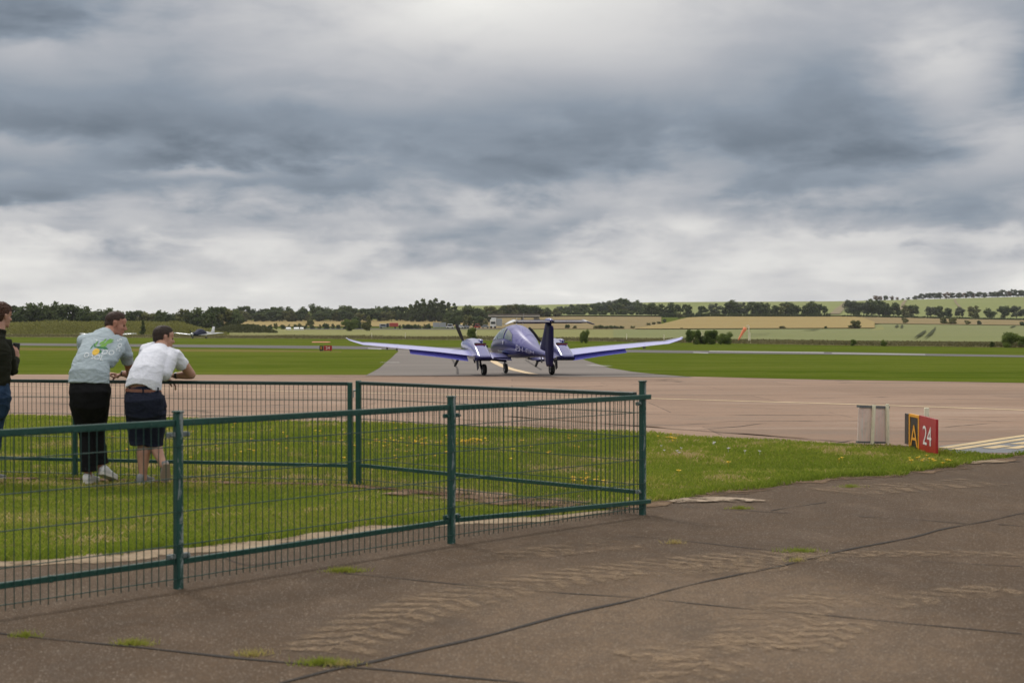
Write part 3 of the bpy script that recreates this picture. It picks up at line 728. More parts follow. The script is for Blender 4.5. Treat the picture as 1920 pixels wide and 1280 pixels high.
def blades(name, n, dens_noise=True):
    x = rng.uniform(-10.5, 10.5, n * 3); y = rng.uniform(9.0, 31, n * 3)
    keep = (np.abs(x) < .43 * y + .8) & in_strip(x, y)
    # nearer ground is seen larger: keep more blades there
    keep &= rng.random(n * 3) < np.clip((16.0 / y) ** 2, 0, 1) * .999
    x = x[keep][:n]; y = y[keep][:n]; k = len(x)
    ph = np.array([mnoise.noise(Vector((a * .8, b * .8, 0))) + .6 * mnoise.noise(Vector((a * 3.1, b * 3.1, 4))) for a, b in zip(x, y)])
    ph2 = np.array([mnoise.noise(Vector((a * 1.1 + 9, b * 1.6, 2))) + .5 * mnoise.noise(Vector((a * 6, b * 6, 8))) for a, b in zip(x, y)])
    # worn line under the rear fence
    ds = np.full(k, 9.0)
    for i in range(len(SOIL) - 1):
        a = SOIL[i]; d = SOIL[i + 1] - a; L2 = d @ d
        t = np.clip(((x - a[0]) * d[0] + (y - a[1]) * d[1]) / L2, 0, 1)
        ds = np.minimum(ds, np.hypot(x - a[0] - t * d[0], y - a[1] - t * d[1]))
    wid = np.where((x > -1.3) & (x < 1.0), .62, .20)
    alive = (ds > wid * (.75 + .6 * ph2)) | (rng.random(k) < .10)
    alive &= (ph2 < .52) | (rng.random(k) < .30)
    x, y, ph, ph2 = x[alive], y[alive], ph[alive], ph2[alive]; k = len(x)
    lo = np.interp(x, *np.array(SA).T); hi = np.interp(x, *np.array(SB).T)
    edge = np.clip(1 - (y - lo) / .55, 0, 1)
    h = (.017 + .016 * rng.random(k) + .016 * np.clip(ph, -.6, 1)) * (1 + 1.1 * edge) + .009
    h = np.clip(h, .014, .11) * np.clip(y / 15, .9, 1.3)
    wb = (.0030 + .0022 * rng.random(k)) * np.clip(y / 12, 1, 2.2)
    th = rng.uniform(0, 2 * np.pi, k); ca, sa = np.cos(th), np.sin(th)
    lean = rng.normal(0, .5, (k, 2)) * h[:, None]
    z = hgt(x, y)
    V = np.empty((k, 4, 3))
    V[:, 0] = np.stack([x - ca * wb, y - sa * wb, z - .004], 1); V[:, 1] = np.stack([x + ca * wb, y + sa * wb, z - .004], 1)
    V[:, 2] = np.stack([x + ca * wb * .7 + lean[:, 0] * .35, y + sa * wb * .7 + lean[:, 1] * .35, z + h * .6], 1)
    V[:, 3] = np.stack([x + lean[:, 0], y + lean[:, 1], z + h], 1)
    F = np.arange(k)[:, None] * 4 + np.array([[0, 1, 2]]); F2 = np.arange(k)[:, None] * 4 + np.array([[0, 2, 3]])
    tint = np.clip(.40 + .30 * ph - .25 * edge + rng.normal(0, .16, k) + np.where(ph2 > .30, .34, 0) + .22 * np.clip(np.array([mnoise.noise(Vector((a * .45, b * .5, 11))) for a, b in zip(x, y)]), -.5, .6) + np.where(ds[alive] < .6, .15, 0), 0, 1)
    return tag(fast_mesh(name, V.reshape(-1, 3), np.concatenate([F, F2]), M_blade, attr=np.repeat(tint, 4)),
               'short mown green grass of the strip between the apron and the taxiway', 'grass', kind='stuff')
sheet('turf', [tuple(q) for q in Ea[::2]], [tuple(q) for q in Et[np.linspace(0, len(Et) - 1, 150).astype(int)]], M_turf, .002, 150, 30, world=True)
blades('grass', 260000)

# flowers in the grass: yellow heads and a few pale ones
def flowers(name, spots, colr, label, r):
    mb = MB()
    for px, py in spots:
        p = gp(px, py); rr = r * random.uniform(.7, 1.3); z = random.uniform(.045, .075)
        c = p + Vector((0, 0, z)); n = 6
        for k in range(n):
            a = k * 2 * math.pi / n + random.random()
            mb.raw([c + Vector((0, 0, -.003)), c + Vector((rr * math.cos(a - .45), rr * math.sin(a - .45), .004)), c + Vector((rr * 1.15 * math.cos(a), rr * 1.15 * math.sin(a), .008)), c + Vector((rr * math.cos(a + .45), rr * math.sin(a + .45), .004))], [(0, 1, 2, 3)])
        mb.ell(c, (rr * .5, rr * .5, rr * .4), None, 6, 4)
        mb.rod(p, c, .0015, .0012, 4)
    o = mb.build(name, mat(name, colr, .6)); return tag(o, label, 'flowers', kind='stuff')
sp = []
for _ in range(46): sp.append((random.gauss(760, 60), random.gauss(835, 6)))
for _ in range(28): sp.append((random.gauss(870, 22), random.gauss(833, 2)))
for _ in range(60): sp.append((random.uniform(340, 1100), random.uniform(798, 870)))
for _ in range(10): sp.append((random.uniform(20, 330), random.uniform(795, 860)))
for _ in range(9): sp.append((random.gauss(1254, 9), random.gauss(828, 3)))
for _ in range(14): sp.append((random.gauss(1090, 16), random.gauss(908, 3)))
sp += [(1366, 876), (1273, 893), (1580, 868), (1574, 871)] + [(random.gauss(1745, 18), random.gauss(870, 4)) for _ in range(16)]
flowers('yellow_flowers', sp, (.78, .50, .02), 'small yellow flowers dotted through the grass behind the fences', .022)
flowers('pale_flowers', [(1246, 851), (1274, 856), (1270, 854), (1338, 838), (1366, 851), (1397, 856), (1425, 855), (1278, 850), (1749, 852), (1240, 843), (1340, 836)], (.75, .70, .78), 'small pale clover flowers in the grass right of the fence end', .02)

# weed tufts in the joints of the apron
def tuft(px, py, r, n, tint, label):
    c = gp(px, py); V = []; F = []
    for i in range(n):
        a = random.uniform(0, 6.283); d = min(abs(random.gauss(0, .42)), .85) * r; bx, by = d * math.cos(a) * 1.6, d * math.sin(a) * .6
        h = random.uniform(.015, .045); a2 = random.uniform(0, 6.283); wv = .003
        k = len(V)
        V += [(bx - wv * math.cos(a2), by - wv * math.sin(a2), .002), (bx + wv * math.cos(a2), by + wv * math.sin(a2), .002), (bx + random.gauss(0, .02), by + random.gauss(0, .02), h)]
        F.append((k, k + 1, k + 2))
    o = fast_mesh('weed_tuft', np.array(V), np.array(F), M_blade, attr=np.clip(rng.normal(tint, .12, len(V)), 0, 1))
    o.location = c; return tag(o, label, 'weed', 'weed tufts in the joints of the apron')
tuft(645, 1073, .13, 420, .62, 'dry green weed tuft in the apron joint behind the middle fence post')
tuft(248, 1211, .10, 260, .66, 'yellowish weed tuft in the long joint below the leftmost fence post')
tuft(472, 1231, .10, 150, .85, 'faded straw coloured weed tuft in the joint at the bottom of the picture')
tuft(603, 1248, .12, 420, .52, 'bright green weed tuft where two joints meet at the bottom')
tuft(645, 1251, .10, 160, .85, 'straw coloured weed tuft beside the bright green one at the joint crossing')
tuft(45, 1196, .08, 140, .55, 'small green weed tuft in the joint at the bottom left corner')
tuft(1500, 1036, .14, 300, .40, 'flat green weed patch in the open apron right of the fence')
tuft(1265, 1020, .07, 120, .9, 'tiny straw coloured weed in the apron right of the fence end')
tuft(1495, 1054, .06, 90, .8, 'tiny yellowish weed on the diagonal joint of the apron')
tuft(1388, 955, .10, 200, .55, 'flat green weed patch beside the pale cement patch')
tuft(1596, 914, .13, 200, .5, 'green weed tuft at the grass edge below the blank sign')
# ------------------------------------------------------------------ fences
def green_paint(T, b):
    o = objc(T); n = T.noise(o, 9, 5, .7); n2 = T.noise(o, 40, 3, .7)
    c = T.ramp(n, [(.35, (.005, .048, .036)), (.65, (.010, .070, .052))])
    T.link(T.mix(T.mapr(n2, .62, .72, 0, .55), c, (.12, .17, .15)), b.inputs['Base Color'])
M_green = mat('green powder coat', (.01, .08, .055), .42, build=green_paint)
def post_paint(T, b):
    o = objc(T); n = T.noise(T.vscale(o, (1, 1, .35)), 24, 5, .75, .6); sp = T.node('ShaderNodeSeparateXYZ'); T.link(o, sp.inputs[0])
    side = T.mapr(sp.outputs[0], -.005, .03, 0, .16)
    c = T.ramp(T.noise(o, 6, 3, .6), [(.35, (.006, .048, .038)), (.65, (.010, .075, .058))])
    T.link(T.mix(T.mapr(T.add(n, side), .62, .70, 0, .85), c, (.26, .30, .30)), b.inputs['Base Color'])
M_post = mat('flaking green post paint', (.01, .06, .045), .5, build=post_paint)
M_wire = mat('dark green wire', (.006, .045, .035), .45)
M_dkgreen = mat('dark green rail', (.005, .030, .026), .4)
M_zinc = mat('galvanised steel', (.35, .37, .38), .45, metal=.6)

M_zinc2 = mat('dull galvanised bracket', (.16, .19, .19), .6)
def wire_panel(name, A, B, z0, z1, parent, m, wires=6, pitch=.05, r=.0030, rh=.0034, hz=None):
    """welded mesh between ground points A and B (one panel): upright wires and level wires"""
    A = Vector(A); B = Vector(B); d = (B - A); L = d.length; d.normalize(); mb = MB()
    n = int(L / pitch)
    for i in range(1, n):
        p = A + d * (L * i / n); jit = random.uniform(-.002, .002)
        mb.rod(p + Vector((jit, 0, z0 - random.uniform(0, .012))), p + Vector((0, 0, z1)), r, None, 5, False)
    zs = hz or [z0 + .03 + (z1 - z0 - .06) * k / (wires - 1) for k in range(wires)]
    off = Vector((d.y, -d.x, 0)) * (r + rh)
    for z in zs: mb.rod(A + off + Vector((0, 0, z)), B + off + Vector((0, 0, z)), rh, None, 5, False)
    return mb.build(name, m, parent)

def post(p, h, parent, m, w_=.05, cap=True, rot=0.0, name='post', sink=.02):
    mb = MB(); M = Matrix.Rotation(rot, 3, 'Z')
    mb.box((0, 0, (h - sink) / 2), (w_, w_, h + sink), M, .006)
    if cap: mb.box((0, 0, h + .004), (w_ + .008, w_ + .008, .012), M, .003)
    o = mb.build(name, m, parent); o.location = p
    return o

# near fence: posts seen at these foot points
nf = [gp(333, 1105), gp(846, 1020), gp(1205, 966)]
dirn = (nf[0] - nf[1]).normalized(); nf0 = nf[0] + Vector((dirn.x * 2.25, dirn.y * 2.1, 0)); nfm = nf0 + dirn * 2.3
NF = [nfm, nf0] + nf
root = empty('mesh_fence', nf[1], 'green welded mesh fence with tubular rails running across the foreground apron', 'fence')
def loc(p): return Vector(p) - root.location
ang = math.atan2(dirn.y, dirn.x)
for i, p in enumerate(NF):
    hh = [1.06, 1.06, 1.062, 1.062, 1.11][i]
    o = post(loc(p), hh, root, M_post, .048, True, ang, 'post')
    if i == 2: o['label'] = 'green post with grey flaking paint'
for i in range(len(NF) - 1):
    A, B = loc(NF[i]), loc(NF[i + 1]); d = (B - A).normalized(); nrm = Vector((-d.y, d.x, 0))
    if nrm.y > 0: nrm = -nrm
    zt = [1.0, 1.0, .985, .965][i]; zt2 = [1.0, .985, .965, .95][i]
    zt, zt2 = ([1.0, 1.0, 1.0, .985][i], [1.0, 1.0, .99, .985][i])
    a_, b_ = A + d * .03, B - d * .03
    if i == 3: b_ = B + d * .05 + nrm * .04; a_ = A + d * .03
    mb = MB(); mb.bar(a_ + Vector((0, 0, zt)), b_ + Vector((0, 0, zt2)), .032, .040); mb.build('top_rail', M_green, root)
    mb = MB(); zb = [.17, .17, .165, .17][i]; zb2 = [.17, .17, .165, .115][i]
    mb.bar(a_ + Vector((0, 0, zb)), b_ + Vector((0, 0, zb2)), .030, .034)
    if i == 1:
        q = a_ + (b_ - a_) * .62 + Vector((0, 0, zb)); mb.bar(q - d * .012, q + d * .012, .036, .040)
    mb.build('bottom_rail', M_green, root)
    off = nrm * .028
    wire_panel('wire_mesh', A + off, B + off, .045, .995, root, M_wire, hz=[.07, .27, .47, .67, .86])
    for q, s_ in ((A, 1), (B, -1)):
        for z in (.93, .20):
            br = MB(); br.box(q + d * .05 * s_ + Vector((0, 0, z)), (.055, .03, .03), Matrix.Rotation(math.atan2(d.y, d.x), 3, 'Z'), .004)
            br.rod(q + d * .06 * s_ + nrm * .02 + Vector((0, 0, z)), q + d * .06 * s_ + nrm * .032 + Vector((0, 0, z)), .008)
            br.build('bracket', M_zinc2 if i in (1, 2) and q is (A if i == 2 else B) else M_post, root)

# rear fence: left run (people lean on it) and right run that ends at the corner post
c3 = nf[2]; f_l = gp(140, 895); f_m1 = gp(656, 908); f_m2 = gp(672, 908)
dl = (f_l - f_m1).normalized()
runL = [f_l + dl * 5.6, f_l + dl * 2.75, f_l, f_m1]
root = empty('mesh_fence', f_m1, 'dark green mesh fence run with a flat top rail that two men lean on', 'fence')
for i, p in enumerate(runL):
    post(loc(p) , 1.012, root, M_dkgreen if i < 2 else M_green, .044, False, math.atan2(dl.y, dl.x))
def flat_run(pts, zt, zb, hz, up=1.0):
    for i in range(len(pts) - 1):
        A, B = loc(pts[i]), loc(pts[i + 1]); d = (B - A).normalized()
        mb = MB(); mb.bar(A + d * .024 + Vector((0, 0, zt)), B - d * .024 + Vector((0, 0, zt)), .05, .034); mb.build('top_rail', M_dkgreen, root)
        mb = MB(); mb.bar(A + d * .024 + Vector((0, 0, zb)), B - d * .024 + Vector((0, 0, zb)), .03, .034); mb.build('bottom_rail', M_green, root)
        nr = Vector((-d.y, d.x, 0)) * .02
        wire_panel('wire_mesh', A + nr, B + nr, .0, zt, root, M_wire, hz=hz)
flat_run(runL, .997, .185, [.04, .42, .66, .83])
FENCE_L = (f_l.copy(), f_m1.copy())
root = empty('mesh_fence', f_m2, 'dark green mesh fence run from the paired posts to the corner post', 'fence')
post(loc(f_m2), 1.03, root, M_green, .05, False, math.atan2(dl.y, dl.x))
pin = MB(); pin.rod(loc(f_m2) + Vector((-.05, 0, .93)), loc(f_m2) + Vector((-.03, 0, .93)), .012); pin.rod(loc(f_m2) + Vector((-.05, 0, .93)), loc(f_m2) + Vector((-.05, -.01, .86)), .006)
pin.build('latch', M_zinc, root)
dd = (c3 - f_m2).normalized()
flat_run([f_m2, c3 - dd * .05], 1.005, .19, [.05, .25, .45, .65, .85])

# ------------------------------------------------------------------ signs
M_red = varied('red sign face', (.42, .018, .022), (.34, .012, .018), 5, .35)
M_blackp = mat('black sign face', (.018, .020, .020), .4)
M_orange = mat('orange yellow sign paint', (.80, .36, .02), .45)
M_whitesign = mat('white sign lettering', (.80, .78, .76), .5)
M_cream = varied('cream painted post', (.82, .77, .60), (.72, .68, .52), 20, .6)
def flat_text(txt, size, M, depth=.003, sx=1.0):
    V, F = text_mesh(txt, size); mb = MB()
    V = [M @ Vector((p.x * sx, p.y, depth)) for p in V]
    return mb.raw(V, F)
# runway holding sign "A 24": two boxed faces meeting at a shallow angle
base = gp(1728, 842)
root = empty('holding_sign', base, 'red and black airfield sign reading A 24 standing at the grass tip', 'sign')
Hs = .50
def face_frame(c, yaw):
    """x along the face, y up, z out of the face towards the viewer"""
    ex = Vector((math.cos(yaw), math.sin(yaw), 0)); ey = Vector((0, 0, 1)); ez = ex.cross(ey)
    M = Matrix((ex, ey, ez)).transposed().to_4x4(); M.translation = c
    return M
def boxM(mb, M, x0, x1, y0, y1, z0, z1):
    mb.raw([M @ Vector(p) for p in ((x0, y0, z0), (x1, y0, z0), (x1, y1, z0), (x0, y1, z0), (x0, y0, z1), (x1, y0, z1), (x1, y1, z1), (x0, y1, z1))],
           [(0, 3, 2, 1), (4, 5, 6, 7), (0, 1, 5, 4), (1, 2, 6, 5), (2, 3, 7, 6), (3, 0, 4, 7)]); return mb
Pm, P0, P1 = gd(1705, 18.45), gd(1724, 18.0), gd(1755.5, 17.2)
def seg_frame(a, b_):
    d_ = Vector((b_.x - a.x, b_.y - a.y, 0)); return face_frame(a - base, math.atan2(d_.y, d_.x)), d_.length
Hs = .44
Mr, wr = seg_frame(P0, P1); Ma, wa = seg_frame(Pm, P0)
mb = MB(); boxM(mb, Mr, .004, wr, -.02, Hs + .01, -.03, 0); o = mb.build('red_panel', M_red, root)
flat_text('24', .34, Mr @ Matrix.Translation((wr * .50, Hs * .47, 0)), .004, 1.28).build('lettering', M_whitesign, o)
mb = MB(); boxM(mb, Ma, 0, wa, -.02, Hs, -.03, -.003); o = mb.build('black_panel', M_blackp, root)
mb = MB(); e = .028
boxM(mb, Ma, 0, wa, Hs - e, Hs + .006, -.03, .004); boxM(mb, Ma, 0, e * 1.6, 0, Hs - e, -.003, .003); boxM(mb, Ma, wa - e * 1.6, wa, 0, Hs - e, -.003, .003); mb.build('border', M_orange, o)
flat_text('A', .40, Ma @ Matrix.Translation((wa * .52, Hs * .36, 0)), .004, 1.25).build('lettering', M_orange, o)
mb = MB(); boxM(mb, Ma, -.30, -.13, .03, Hs - .01, -.06, -.03); mb.build('rear_box', M_blackp, root)
mb = MB(); mb.box(gd(1738, 18.3) - base + Vector((0, 0, .26)), (.055, .05, .54), None, .005); mb.build('post', M_cream, root)

# blank sign: pale panel seen from behind on two cream posts, leaning slightly
base = gp(1636, 836)
root = empty('blank_sign', base, 'weathered pale blank sign panel on two cream posts beside the red A 24 sign', 'sign')
s = base.y / FPX; M0 = face_frame(Vector((0, 0, 0)), R(24)); M0 = M0 @ Matrix.Rotation(R(-3), 4, 'Z')
def streaks(T, b):
    o = objc(T); n = T.noise(T.vscale(o, (14, 14, 1.2)), 1, 5, .6); n2 = T.noise(o, 7, 4, .6)
    c = T.ramp(n, [(.3, (.66, .58, .54)), (.5, (.78, .58, .53)), (.7, (.64, .66, .65))]); T.link(T.mix(T.mapr(n2, .5, .7, 0, .25), c, (.30, .22, .17)), b.inputs['Base Color'])
M_stain = mat('weather stained panel', (.4, .36, .34), .5, build=streaks)
wl, wr_ = -30 * s * 1.08, 33 * s * 1.12
mb = MB(); boxM(mb, M0, wl, wr_, .06, .50, -.03, -.012); mb.build('panel', M_stain, root)
M_fr = mat('dark grey frame', (.13, .14, .15), .5)
mb = MB(); boxM(mb, M0, wl, wr_, .50, .53, -.07, .0); mb.build('top_rail', M_fr, root)
mb = MB(); boxM(mb, M0, wl, wr_, .035, .06, -.05, .0); mb.build('bottom_rail', M_fr, root)
for x, nm in ((-2 * s, 0), (31 * s * 1.1, 1)):
    mb = MB(); boxM(mb, M0 @ Matrix.Rotation(R(4 * nm), 4, 'Z'), x - .017, x + .017, -.03, .545, .002, .036); mb.build('post', M_cream, root)

# small far sign "E 24" by the runway
c = gp(612, 658.6)
root = empty('runway_sign', c, 'small distant black and red sign reading E 24 before the runway', 'sign')
s = c.y / FPX; M0 = face_frame(Vector((0, 0, 0)), 0)
mb = MB(); boxM(mb, M0, -13 * s, -6.0 * s, 1.6 * s, 10.4 * s, -.2, 0); o = mb.build('black_panel', M_blackp, root)
flat_text('E', 7.6 * s, M0 @ Matrix.Translation((-9.6 * s, 6.0 * s, 0)), .01).build('lettering', M_orange, o)
mb = MB(); boxM(mb, M0, -5 * s, 10 * s, 1.6 * s, 10.9 * s, -.2, 0); o = mb.build('red_panel', M_red, root)
flat_text('24', 8.2 * s, M0 @ Matrix.Translation((2.4 * s, 6.2 * s, 0)), .01).build('lettering', M_whitesign, o)
for x in (-11, -7.5, -2.5, 8):
    mb = MB(); mb.box((x * s, -.1, .8 * s), (.06, .06, 1.9 * s)); mb.build('leg', M_blackp, root)
# orange ground marker beyond it
c = gp(602, 641.8); s = c.y / FPX
mk = MB(); mk.rings([[Vector((x * 17 * s, y, z)) for x, y, z in ((-1, -.7, 0), (1, -.7, 0), (.93, .0, .13), (-.93, .0, .13))], [Vector((x * 17 * s, y, z)) for x, y, z in ((-1, .7, 0), (1, .7, 0), (.93, .1, .13), (-.93, .1, .13))]])
o = mk.build('ground_marker', mat('orange marker paint', (.50, .16, .09), .7)); o.location = c
tag(o, 'low orange red ground marker lying on the grass beyond the runway', 'marker')

# windsock
c = gp(1404, 643.0)
root = empty('windsock', c, 'orange windsock hanging limp from a white pole beyond the runway', 'windsock'); s = c.y / FPX
mb = MB(); mb.rod((0, 0, 0), (0, 0, 33 * s), .11, .08, 10); mb.build('pole', M_cream, root)
mb = MB(); mb.rod((0, 0, 33 * s), (-5 * s, 0, 32.4 * s), .05, .05, 6); mb.rod((0, 0, 27.5 * s), (-4 * s, 0, 32 * s), .03, .03, 6); mb.build('arm', M_cream, root)
mb = MB(); rr = []
for px, py, r in ((-6.2, 28.5, 3.5), (-8.2, 25, 3.2), (-11.5, 20, 2.6), (-15, 13.5, 2.0), (-17.5, 9.2, 1.6), (-19.6, 5.6, 1.3)):
    rr.append((Vector((px * s, 0, py * s)), r * s))
pts = [q[0] for q in rr]; mb.tube(pts, [q[1] for q in rr], (1, 0, 0.4), 16, False)
mb.build('sock', mat('orange windsock cloth', (.95, .30, .16), .8), root, True)
# ------------------------------------------------------------------ people
def skin(name, c, c2):
    def bld(T, b):
        o = objc(T); T.link(T.ramp(T.noise(o, 14, 4, .6), [(.35, c), (.65, c2)]), b.inputs['Base Color'])
        b.inputs['Subsurface Weight'].default_value = .08; b.inputs['Subsurface Radius'].default_value = (.02, .008, .004)
    return mat(name, c, .5, build=bld)
M_skinB = skin('ruddy skin', (.42, .205, .14), (.36, .16, .11)); M_skinC = skin('light skin', (.46, .26, .18), (.40, .21, .15)); M_skinA = skin('pale skin', (.48, .27, .20), (.42, .22, .16))
def hairm(name, c1, c2):
    def bld(T, b):
        o = objc(T); n = T.noise(T.vscale(o, (1, 1, .35)), 130, 3, .7); T.link(T.ramp(n, [(.35, c1), (.7, c2)]), b.inputs['Base Color']); bump(T, b, n, .7, .004)
    return mat(name, c1, .6, spec=.3, build=bld)
M_hairB = hairm('brown short hair', (.022, .012, .009), (.060, .030, .020)); M_hairC = hairm('dark brown short hair', (.015, .010, .008), (.045, .027, .019)); M_hairA = hairm('auburn brown hair', (.030, .013, .008), (.10, .042, .022))
M_eye = mat('eye', (.02, .015, .012), .2)
def cloth(name, c, c2, sc=5, weave=420, rough=.85, sheen=.0):
    def bld(T, b):
        o = objc(T); n = T.noise(o, sc, 4, .6)
        T.link(T.ramp(n, [(.35, c), (.65, c2)]), b.inputs['Base Color']); b.inputs['Sheen Weight'].default_value = sheen
        bump(T, b, T.add(T.noise(T.vscale(o, (1, 1, 2.2)), 13, 4, .6, 1.2), T.mul(T.noise(o, weave, 1), .12)), .28, .012)
    return mat(name, c, rough, spec=.2, build=bld)
M_teeB = cloth('pale blue cotton', (.41, .485, .53), (.36, .43, .475)); M_teeC = cloth('white cotton', (.74, .76, .84), (.68, .70, .79))
M_blackcl = cloth('black cloth', (.0045, .0045, .0055), (.008, .008, .010)); M_navy = cloth('navy cotton', (.010, .013, .028), (.018, .022, .042))
M_sweater = cloth('dark green knit', (.009, .010, .006), (.017, .018, .010)); M_denim = cloth('blue denim', (.014, .032, .07), (.03, .06, .12), 14)
M_shoeW = varied('white trainer', (.72, .72, .72), (.60, .60, .61), 20, .5); M_shoeG = varied('grey canvas shoe', (.27, .27, .27), (.20, .20, .205), 25, .8)
M_sole = mat('tan rubber sole', (.30, .23, .18), .8); M_solew = mat('white rubber sole', (.62, .60, .56), .7); M_belt = varied('brown leather belt', (.20, .075, .040), (.15, .055, .03), 30, .5)
M_watch = mat('black watch strap', (.015, .015, .018), .4)

def frame(fwd, up):
    f = Vector(fwd).normalized(); u_ = Vector(up); u_ = (u_ - f * u_.dot(f)).normalized(); r = f.cross(u_)
    return Matrix((f, r, u_)).transposed()       # columns: forward, right, up
def folds(o, amp, sc, seed, axis=Vector((0, 0, 1)), dirs=(1, 1, 2.4), fade=None):
    me = o.data; n = len(me.vertices); co = [v.co.copy() for v in me.vertices]; nr = [v.normal.copy() for v in me.vertices]
    for i in range(n):
        p = co[i]; q = Vector((p.x * dirs[0], p.y * dirs[1], p.z * dirs[2])) * sc + Vector((seed, seed * 1.7, 0))
        q += Vector((mnoise.noise(q * .5), 0, mnoise.noise(q * .5 + Vector((5, 1, 2))))) * .9
        a = mnoise.noise(q); r = (1 - abs(a)) ** 3 - .45 + .5 * mnoise.noise(q * 2.3)
        me.vertices[i].co = p + nr[i] * amp * r * (fade(p) if fade else 1)
    me.update(); return o
def hand(mb, wrist, d, palmn, curl=.9, size=1.0, spread=.18):
    """palm with four fingers and a thumb; d = pointing direction, palmn = out of the palm"""
    d = Vector(d).normalized(); pn = Vector(palmn); pn = (pn - d * pn.dot(d)).normalized(); sd_ = d.cross(pn)
    k = size; W_ = Vector(wrist)
    mb.tube([W_, W_ + d * .03 * k, W_ + d * .065 * k, W_ + d * .09 * k], [(.026 * k, .018 * k), (.036 * k, .017 * k), (.042 * k, .015 * k), (.040 * k, .013 * k)], sd_, 14)
    for i, (o_, L) in enumerate(((-.030, .072), (-.010, .082), (.011, .078), (.031, .062))):
        p = W_ + d * .088 * k + sd_ * o_ * k; dr = (d + sd_ * (o_ / .03) * spread).normalized(); pts = [p]; a = curl * (.35 + .08 * i)
        for seg in (.42, .32, .26):
            dr = (dr * math.cos(a) + pn * math.sin(a)).normalized(); pts.append(pts[-1] + dr * L * seg * k); a = curl * .75
        mb.tube(pts, [.0098 * k, .0092 * k, .0085 * k, .0072 * k], sd_, 8)
    p = W_ + d * .028 * k - sd_ * .030 * k; dr = (d * .72 - sd_ * .62 + pn * .3).normalized()
    q = p + dr * .036 * k; dr2 = (d * .85 - sd_ * .2 + pn * .45).normalized(); mb.tube([p, q, q + dr2 * .030 * k, q + dr2 * .052 * k], [.015 * k, .012 * k, .0105 * k, .008 * k], d, 8)
def head(mb, C, Fm, k=1.0):
    """adds skull, face, nose, brow, lips, ears at C; Fm columns forward,right,up"""
    def L(x, y, z): return C + Fm @ Vector((x, y, z)) * k
    def E(c, r, rot=None): mb.ell(L(*c), tuple(q * k for q in r), Fm if rot is None else Fm @ rot)
    E((-.012, 0, .030), (.098, .076, .090)); E((-.03, 0, -.005), (.075, .068, .070)); E((.034, 0, -.028), (.060, .060, .086)); E((.030, 0, -.082), (.056, .052, .036)); E((.072, 0, -.101), (.022, .026, .017))
    E((.066, 0, .040), (.034, .056, .042)); E((.083, 0, .012), (.016, .050, .010))
    mb.tube([L(.088, 0, .008), L(.104, 0, -.018), L(.113, 0, -.034)], [.0075 * k, .011 * k, .0135 * k], Fm @ Vector((0, 1, 0)), 10); E((.100, .010, -.038), (.011, .009, .008)); E((.100, -.010, -.038), (.011, .009, .008))
    E((.090, 0, -.064), (.012, .023, .0065)); E((.088, 0, -.074), (.012, .020, .0065)); E((.062, .036, -.03), (.022, .02, .022)); E((.062, -.036, -.03), (.022, .02, .022))
    for s_ in (1, -1):
        rt = Matrix.Rotation(R(18 * s_), 3, 'Z') @ Matrix.Rotation(R(-12), 3, 'Y')
        E((-.006, .079 * s_, -.008), (.019, .007, .032), rt); E((-.012, .083 * s_, .006), (.016, .008, .018), rt); E((-.004, .078 * s_, -.034), (.010, .007, .012), rt)
def eyes(C, Fm, parent, k=1.0):
    for s_ in (1, -1):
        mb = MB(); mb.ell(C + Fm @ Vector((.083, .030 * s_, -.006)) * k, (.010 * k, .013 * k, .0065 * k), Fm, 10, 8); mb.build('eye', M_eye, parent, True)
def hair(C, Fm, parent, m, keep, k=1.0, grow=.010, rough=.004, seed=1.0, top=.0, voxel=.006):
    mb = MB()
    def L(x, y, z): return C + Fm @ Vector((x, y, z)) * k
    mb.ell(L(-.014, 0, .032), tuple(q * k for q in (.100 + grow * .7, .077 + grow * .6, .091 + grow)), Fm, 28, 20); mb.ell(L(-.034, 0, -.008), tuple(q * k for q in (.076 + grow * .6, .070 + grow * .4, .074)), Fm, 24, 16)
    mb.ell(L(.052, 0, .070), tuple(q * k for q in (.045 + top * .3, .054, .036 + top)), Fm, 20, 14)
    if top > 0: mb.ell(L(.0, 0, .085), tuple(q * k for q in (.085, .06, .040 + top)), Fm, 20, 14)
    o = mb.build('hair', m, parent); remesh(o, voxel, 2)
    Fi = Fm.transposed(); me = o.data; co = [v.co.copy() for v in me.vertices]
    for i, v in enumerate(me.vertices):
        p = co[i] * 55 + Vector((seed, 0, 0)); v.co = co[i] + v.normal * rough * (mnoise.noise(p) + .6 * mnoise.noise(p * 2.3))
    import bmesh
    bm = bmesh.new(); bm.from_mesh(me); kill = []
    for f in bm.faces:
        c = f.calc_center_median(); q = Fi @ (c - C) / k
        if not keep(q.x + .004 * mnoise.noise(c * 80), abs(q.y), q.z + .006 * mnoise.noise(c * 90)): kill.append(f)
    bmesh.ops.delete(bm, geom=kill, context='FACES'); bm.to_mesh(me); bm.free(); me.update()
    return o
def keep_short(x, y, z):
    if x > .072: return z > .088 and False
    if x > .030: return z > .052 + (x - .03) * .35
    if x > -.028: return z > .034 - (.03 - x) * .10        # over the ear
    return z > -.062 - (x + .028) * .25
